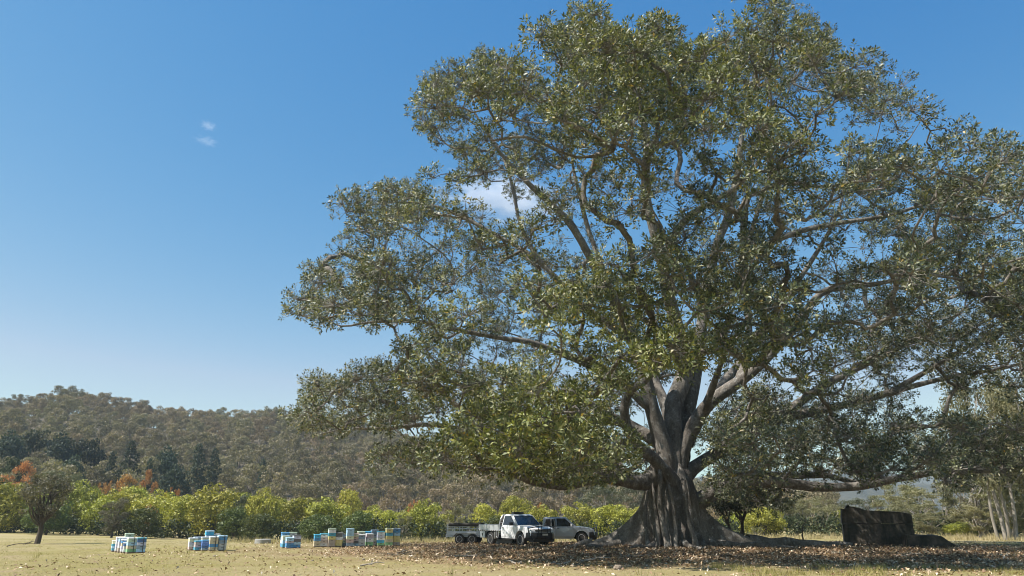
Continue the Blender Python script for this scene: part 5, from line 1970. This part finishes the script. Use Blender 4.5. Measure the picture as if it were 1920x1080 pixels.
def rough_block(outline, y0, y1, amp, seed):
    """extruded outline, subdivided and weathered"""
    bm = bmesh.new()
    A = [bm.verts.new((x, y0, z)) for x, z in outline]
    B = [bm.verts.new((x, y1, z)) for x, z in outline]
    bm.faces.new(A)
    bm.faces.new(B[::-1])
    for i in range(len(A)):
        j = (i + 1) % len(A)
        bm.faces.new((A[j], A[i], B[i], B[j]))
    bmesh.ops.triangulate(bm, faces=bm.faces)
    for _ in range(4):
        bmesh.ops.subdivide_edges(bm, edges=[e for e in bm.edges if e.calc_length() > 0.22], cuts=1, use_grid_fill=False)
        bmesh.ops.triangulate(bm, faces=bm.faces)
    bmesh.ops.recalc_face_normals(bm, faces=bm.faces)
    bm.normal_update()
    co = np.array([list(v.co) for v in bm.verts])
    d = (fbm(co * 1.7 + seed, 3) - 0.5) * amp * 2
    for v, q in zip(bm.verts, d):
        v.co += v.normal * q
    me = bpy.data.meshes.new('block')
    bm.to_mesh(me)
    bm.free()
    me.materials.append(M['ruin'])
    return me


RY = 46.0
ro = at(1578, 1018, RY)
rz0 = gz(ro.x, RY)
ruin = tag(empty('masonry_ruin', (ro.x, RY, rz0), R(-21), (0.92, 1, 1)), 'stained masonry ruin with stepped end, coloured darker for the fig shade', 'ruin')


def rp(px_, py_):
    q = at(px_, py_, RY)
    return (q.x - ro.x, q.z - rz0)


bot = -0.25
low = [(rp(1580, 985)[0], bot), (rp(1709, 985)[0], bot), rp(1709.5, 1000), rp(1707.8, 982.6), rp(1580.5, 982.6)]
link('lower_wall', rough_block(low, 0, 2.2, 0.035, 3), ruin)
upp = [rp(1578.5, 981.4), rp(1578.5, 957), rp(1586, 954.5), rp(1595, 949.5), rp(1612, 953.5), rp(1622, 957), rp(1645, 958.5), rp(1685, 960), rp(1703, 963.5), rp(1705.5, 967), rp(1707.5, 981.4)]
link('upper_wall', rough_block(upp, -0.03, 2.15, 0.05, 9), ruin)
cap_ = [rp(1584, 954.3), rp(1587, 947.5), rp(1591, 946.2), rp(1594, 950)]
link('cap_stone', rough_block(cap_, 0.1, 0.9, 0.06, 13), ruin)
ledge = [rp(1576.5, 956.5), rp(1577, 953.6), rp(1588, 955.2), rp(1588, 956.6)]
link('loose_slab', rough_block(ledge, -0.1, 0.9, 0.015, 17), ruin)
stp = [(rp(1690, 1000)[0], bot), (rp(1786, 1000)[0], bot), rp(1788, 1030), rp(1775, 1018), rp(1762, 1010), rp(1752, 1003), rp(1722, 1001.8), rp(1692, 1001.5)]
link('step_wall', rough_block(stp, -1.4, 1.6, 0.06, 21), ruin)

# thin bare stem in front of the far trees
p0, p1 = G(1508, 50.0), at(1511, 968, 50.0)
sv, sf = tube_arrays(np.array([[p0.x, p0.y, p0.z - 0.1], [p0.x - 0.05, 50.0, 0.5], [p0.x + 0.02, 50.0, 1.0], [p1.x - 0.06, 50, p1.z - 0.35], [p1.x, 50.0, p1.z]]), np.array([0.05, 0.045, 0.04, 0.03, 0.015]), 7)
tag(link('bare_stem', np_mesh('bare_stem', sv, sf, M['bark'], smooth_shade=True)), 'thin crooked bare stem between the fig root and the ruin', 'dead sapling')

# low round concrete trough
tg = G(492, 52.5)
M['concrete'] = paint('old_concrete', (0.34, 0.33, 0.30), 0.9, 0, 0.4, (0.16, 0.15, 0.12), 5)
tr = MB()
tr.lathe([(0.52, -0.1), (0.52, 0.27), (0.47, 0.29), (0.43, 0.27), (0.42, 0.10), (0.02, 0.09)], 'z', 32, (0, 0, 0))
trough = tag(tr.build('water_trough', M['concrete'], None, 0, 1, True), 'low round concrete trough on the grass left of the third hives', 'trough')
trough.location = tg

# ------------------------------------------------------------------ grass, litter, sticks
def tufts(n, region, hmin, hmax, wid, blades, spread, rng, mask=None, lean=0.5):
    """region: (x0,x1,y0,y1)"""
    x = rng.uniform(region[0], region[1], n)
    y = rng.uniform(region[2], region[3], n)
    if mask is not None:
        k = mask(x, y)
        x, y = x[k], y[k]
    z = gfun(x, y)
    n = len(x)
    B = np.repeat(np.stack([x, y, z], 1), blades, axis=0)
    m_ = len(B)
    B[:, 0] += rng.normal(size=m_) * spread
    B[:, 1] += rng.normal(size=m_) * spread
    a = rng.uniform(0, 6.28, m_)
    h = np.repeat(rng.uniform(hmin, hmax, n), blades) * rng.uniform(0.6, 1.1, m_)
    tip = B + np.stack([np.cos(a) * h * lean * rng.random(m_), np.sin(a) * h * lean * rng.random(m_), h], 1)
    b = rng.uniform(0, 6.28, m_)
    sd = np.stack([np.cos(b), np.sin(b), np.zeros(m_)], 1) * wid
    V = np.stack([B - sd - [0, 0, 0.02], B + sd - [0, 0, 0.02], tip], 1).reshape(-1, 3)
    return V, np.arange(len(V)).reshape(-1, 3)


rng = np.random.default_rng(31)


def infig(x, y, k=1.0):
    return np.hypot((x - FIG[0] - 1) / (23 * k), (y - FIG[1] + 1) / (16 * k))


def inview(x, y):
    return np.abs(x) < y * 0.70 + 2


def m_grass(x, y):
    nn = fbm(np.stack([x * 0.25, y * 0.25, np.zeros_like(x)], 1), 3)
    d_ = infig(x, y)
    return inview(x, y) & (nn > 0.40) & ((d_ > 0.95) | (rng.random(len(x)) < 0.08)) & (rng.random(len(x)) < np.clip(1.25 - (y - 20) / 70, 0.15, 1))


gv, gf = tufts(26000, (-48, 40, 19, 75), 0.03, 0.10, 0.006, 5, 0.05, rng, m_grass, 1.2)
tag(link('grass', np_mesh('grass', gv, gf, M['grass'])), 'short dry grass covering the open paddock', 'grass', kind='stuff')


def m_weed(x, y):
    nn = vnoise(np.stack([x * 0.8, y * 0.8, np.full_like(x, 3.0)], 1))
    return inview(x, y) & (nn > 0.6)


wv, wf = tufts(300, (6.5, 12.5, 22, 27), 0.08, 0.24, 0.008, 14, 0.07, rng, m_weed, 0.8)
w2, f2 = tufts(700, (-40, 8, 22, 44), 0.10, 0.26, 0.008, 10, 0.06, rng, lambda x, y: inview(x, y) & (vnoise(np.stack([x * 0.5, y * 0.5, np.full_like(x, 9.0)], 1)) > 0.72), 0.8)
w3, f3 = tufts(500, (13, 24, 23, 27), 0.06, 0.2, 0.007, 10, 0.07, rng, m_weed, 0.8)
tag(link('weeds', np_mesh('weeds', np.vstack([wv, w2, w3]), np.vstack([wf, f2 + len(wv), f3 + len(wv) + len(w2)]), M['green_grass'])), 'tufts of longer yellow-green weeds at the edge of the shade', 'weeds', kind='stuff')


def m_straw(x, y):
    az = np.degrees(np.arctan2(x, y))
    r_ = np.hypot(x, y)
    edge = np.interp(az, [-40, -25, -17, -5, 10, 35], [102, 92, 84, 84, 84, 76])
    return inview(x, y) & (np.abs(r_ - edge) < 5) & (az > -21)


sv, sf = tufts(9000, (-60, 60, 60, 100), 0.25, 0.75, 0.02, 9, 0.15, rng, m_straw, 0.6)
tag(link('straw', np_mesh('straw', sv, sf, M['straw'])), 'tall pale straw-coloured grass along the foot of the tree belt', 'dry grass', kind='stuff')

# fallen leaves
n = 170000
x = rng.uniform(-18, 36, n)
y = rng.uniform(21, 58, n)
d_ = infig(x, y) + 0.22 * smooth(2, -6, x) + 0.7 * (fbm(np.stack([x * 0.3, y * 0.3, np.zeros(n)], 1), 3) - 0.5)
k = inview(x, y) & (d_ < 1.1) & (rng.random(n) < 1.1 - 0.85 * d_)
far_l = inview(x, y) & (~k) & (rng.random(n) < 0.05)
k |= far_l
x, y = x[k], y[k]
P_ = np.stack([x, y, gfun(x, y) + rng.uniform(0.004, 0.05, len(x))], 1)
Nn = unit(rng.normal(size=P_.shape) * 0.55 + [0, 0, 1])
T = unit(np.cross(Nn, rand_dirs(len(P_), rng)))
s_ = rng.uniform(0.06, 0.16, len(P_))
v, f = leaf_quads(P_, T, Nn, s_, s_ * 0.45, 0.35)
tag(link('leaf_litter', np_mesh('leaf_litter', v, f, M['litter'])), 'fallen brown and tan fig leaves carpeting the shaded ground', 'leaf litter', kind='stuff')
print('litter', len(P_))


def stick(name, px_, Y, L, r, rz, label, cat='branch', forks=1, seed=0, mat=None):
    rng_ = np.random.default_rng(seed)
    c = G(px_, Y)
    d = np.array([math.cos(rz), math.sin(rz), 0])
    a = np.array([c.x, c.y, gz(c.x, c.y) + r * 0.8]) - d * L / 2
    b = a + d * L + np.array([0, 0, rng_.uniform(0, 0.12) * L])
    lst = [(curve_pts(a, b, 8, rng_, 0.06), r * np.linspace(1, 0.35, 8) * rng_.uniform(0.85, 1.15, 8), 7)]
    for k_ in range(forks):
        s = a + (b - a) * rng_.uniform(0.3, 0.7)
        e = s + np.array([math.cos(rz + 0.7 - 1.4 * (k_ % 2)), math.sin(rz + 0.7 - 1.4 * (k_ % 2)), rng_.uniform(0.1, 0.5)]) * L * 0.4
        lst.append((curve_pts(s, e, 5, rng_, 0.06), r * np.linspace(0.6, 0.2, 5), 5))
    v_, f_ = tubes(lst)
    o = link(name, np_mesh(name, v_, f_, mat or M['dead_wood'], smooth_shade=True))
    return tag(o, label, cat, 'fallen wood on the ground')


stick('fallen_branch', 747, 35.0, 1.0, 0.05, 0.4, 'forked pale fallen branch on leaf litter below the right hives', forks=3, seed=1)
stick('fallen_branch', 1052, 28.5, 0.7, 0.075, 0.3, 'short thick pale branch on the litter in front of the trunk root', forks=0, seed=2)
stick('fallen_branch', 966, 28.8, 0.6, 0.06, 2.6, 'small pale branch lying in front of the white ute', forks=1, seed=3)
stick('fallen_branch', 700, 27.0, 0.8, 0.03, 0.1, 'thin pinkish pale twig on the open ground below the hives', forks=2, seed=4)
stick('fallen_branch', 1115, 29.5, 1.1, 0.05, 0.15, 'long pale branch lying among dark litter right of the utes', forks=2, seed=5)
stick('fallen_branch', 880, 33.0, 1.3, 0.045, 0.05, 'long thin branch on the litter below the trailer', forks=2, seed=6)
stick('fallen_branch', 1190, 33.0, 1.4, 0.05, -0.2, 'grey branch lying before the fig trunk', forks=2, seed=7)
stick('fallen_branch', 1700, 34.0, 1.2, 0.045, 0.1, 'thin grey branch on the shaded ground before the ruin', forks=2, seed=8)
stick('fallen_branch', 40, 44.0, 1.5, 0.03, 0.1, 'long low dead branch on the grass at the far left', forks=3, seed=9, mat=M['bark'])


def rock(px_, Y, s, label, seed):
    bm = bmesh.new()
    bmesh.ops.create_icosphere(bm, subdivisions=3, radius=1.0)
    co = np.array([list(v.co) for v in bm.verts])
    q = fbm(co * 1.4 + seed * 7.7, 3) - 0.5
    for v, w in zip(bm.verts, q):
        v.co *= 1 + 0.9 * w
        v.co.z *= 0.65
        v.co *= s
    me = bpy.data.meshes.new('rock')
    bm.to_mesh(me)
    bm.free()
    me.materials.append(M['stone'])
    c = G(px_, Y)
    o = link('rock', me)
    o.location = (c.x, c.y, c.z + s * 0.2)
    return tag(o, label, 'rock', 'rocks lying on the paddock')


M['stone'] = paint('field_stone', (0.24, 0.19, 0.14), 0.95, 0, 0.6, (0.09, 0.07, 0.05), 5)
rock(1157, 25.5, 0.16, 'angular grey stump-like rock at the front of the shade', 1)
rock(588, 30.0, 0.06, 'small brown rock on open ground below the third hives', 2)
rock(404, 33.0, 0.07, 'dark clod-like rock in front of the second hive cluster', 3)
rock(683, 31.0, 0.06, 'dark small rock at the left edge of the litter', 4)

# ------------------------------------------------------------------ clouds (outside the haze) and haze
def cloud_mat(name, dens, scale, thr, seed):
    m = bpy.data.materials.new(name)
    m.use_nodes = True
    nt = m.node_tree
    nt.nodes.remove(nt.nodes['Principled BSDF'])
    pv = N(nt, 'ShaderNodeVolumePrincipled')
    pv.inputs['Color'].default_value = (0.95, 0.96, 1.0, 1)
    pv.inputs['Anisotropy'].default_value = 0.2
    tc = N(nt, 'ShaderNodeTexCoord')
    mp = N(nt, 'ShaderNodeMapping')
    mp.inputs['Location'].default_value = (seed, seed * 0.7, 0)
    nt.links.new(tc.outputs['Object'], mp.inputs[0])
    nf = noise(nt, scale, 5, 0.62, vec=mp.outputs[0])
    ln = N(nt, 'ShaderNodeVectorMath', operation='LENGTH')
    nt.links.new(tc.outputs['Object'], ln.inputs[0])
    fall = N(nt, 'ShaderNodeMath', operation='MULTIPLY_ADD')     # noise - 0.45 * radius
    fall.inputs[1].default_value = -0.45
    nt.links.new(ln.outputs['Value'], fall.inputs[0])
    nt.links.new(nf, fall.inputs[2])
    mr = N(nt, 'ShaderNodeMapRange')
    mr.inputs[1].default_value = thr
    mr.inputs[2].default_value = thr + 0.16
    mr.inputs[3].default_value = 0.0
    mr.inputs[4].default_value = dens
    nt.links.new(fall.outputs[0], mr.inputs[0])
    nt.links.new(mr.outputs[0], pv.inputs['Density'])
    nt.links.new(pv.outputs[0], nt.nodes['Material Output'].inputs['Volume'])
    return m


def cloud(px_, py_, Y, sx, sy, sz, rot, dens, scale, thr, seed, label):
    bm = bmesh.new()
    bmesh.ops.create_icosphere(bm, subdivisions=3, radius=1.0)
    me = bpy.data.meshes.new('cloud')
    bm.to_mesh(me)
    bm.free()
    me.materials.append(cloud_mat('cloud_vapour_%d' % seed, dens, scale, thr, seed))
    o = link('cloud', me)
    o.location = at(px_, py_, Y)
    o.scale = (sx, sy, sz)
    o.rotation_euler = (0, rot, 0)
    return tag(o, label, 'cloud', kind='stuff')


cloud(391, 236, 2500, 50, 30, 28, R(18), 0.009, 3.4, 0.24, 3, 'upper of two tiny white cloud wisps in the blue sky')
cloud(388, 265, 2500, 72, 30, 30, R(14), 0.007, 3.4, 0.25, 8, 'lower of two tiny white cloud wisps in the blue sky')
cloud(950, 374, 2500, 300, 130, 130, R(10), 0.008, 2.8, 0.18, 5, 'white cloud showing through the upper left of the fig crown')

_tops = [max(v.co.z for v in o.data.vertices) for o in (bpy.data.objects['far_hills'], bpy.data.objects['farther_hills'], bpy.data.objects['hill'])]
_lows = [min(v.co.z for v in o.data.vertices) for o in (bpy.data.objects['far_hills'], bpy.data.objects['farther_hills'], bpy.data.objects['hill'], ground)]
print('haze', max(_tops), min(_lows))
hb = MB().box(-2400, 2400, -2400, 2400, min(_lows) - 1.0, max(max(_tops) + 4.0, 95.0))
hz_m = bpy.data.materials.new('valley_haze')
hz_m.use_nodes = True
hnt = hz_m.node_tree
hnt.nodes.remove(hnt.nodes['Principled BSDF'])
hv = hnt.nodes.new('ShaderNodeVolumePrincipled')
hv.inputs['Color'].default_value = (0.66, 0.83, 1.0, 1)
hv.inputs['Density'].default_value = 0.00019
hv.inputs['Anisotropy'].default_value = 0.0
hnt.links.new(hv.outputs[0], hnt.nodes['Material Output'].inputs['Volume'])
haze = hb.build('haze', hz_m)
tag(haze, kind='stuff')
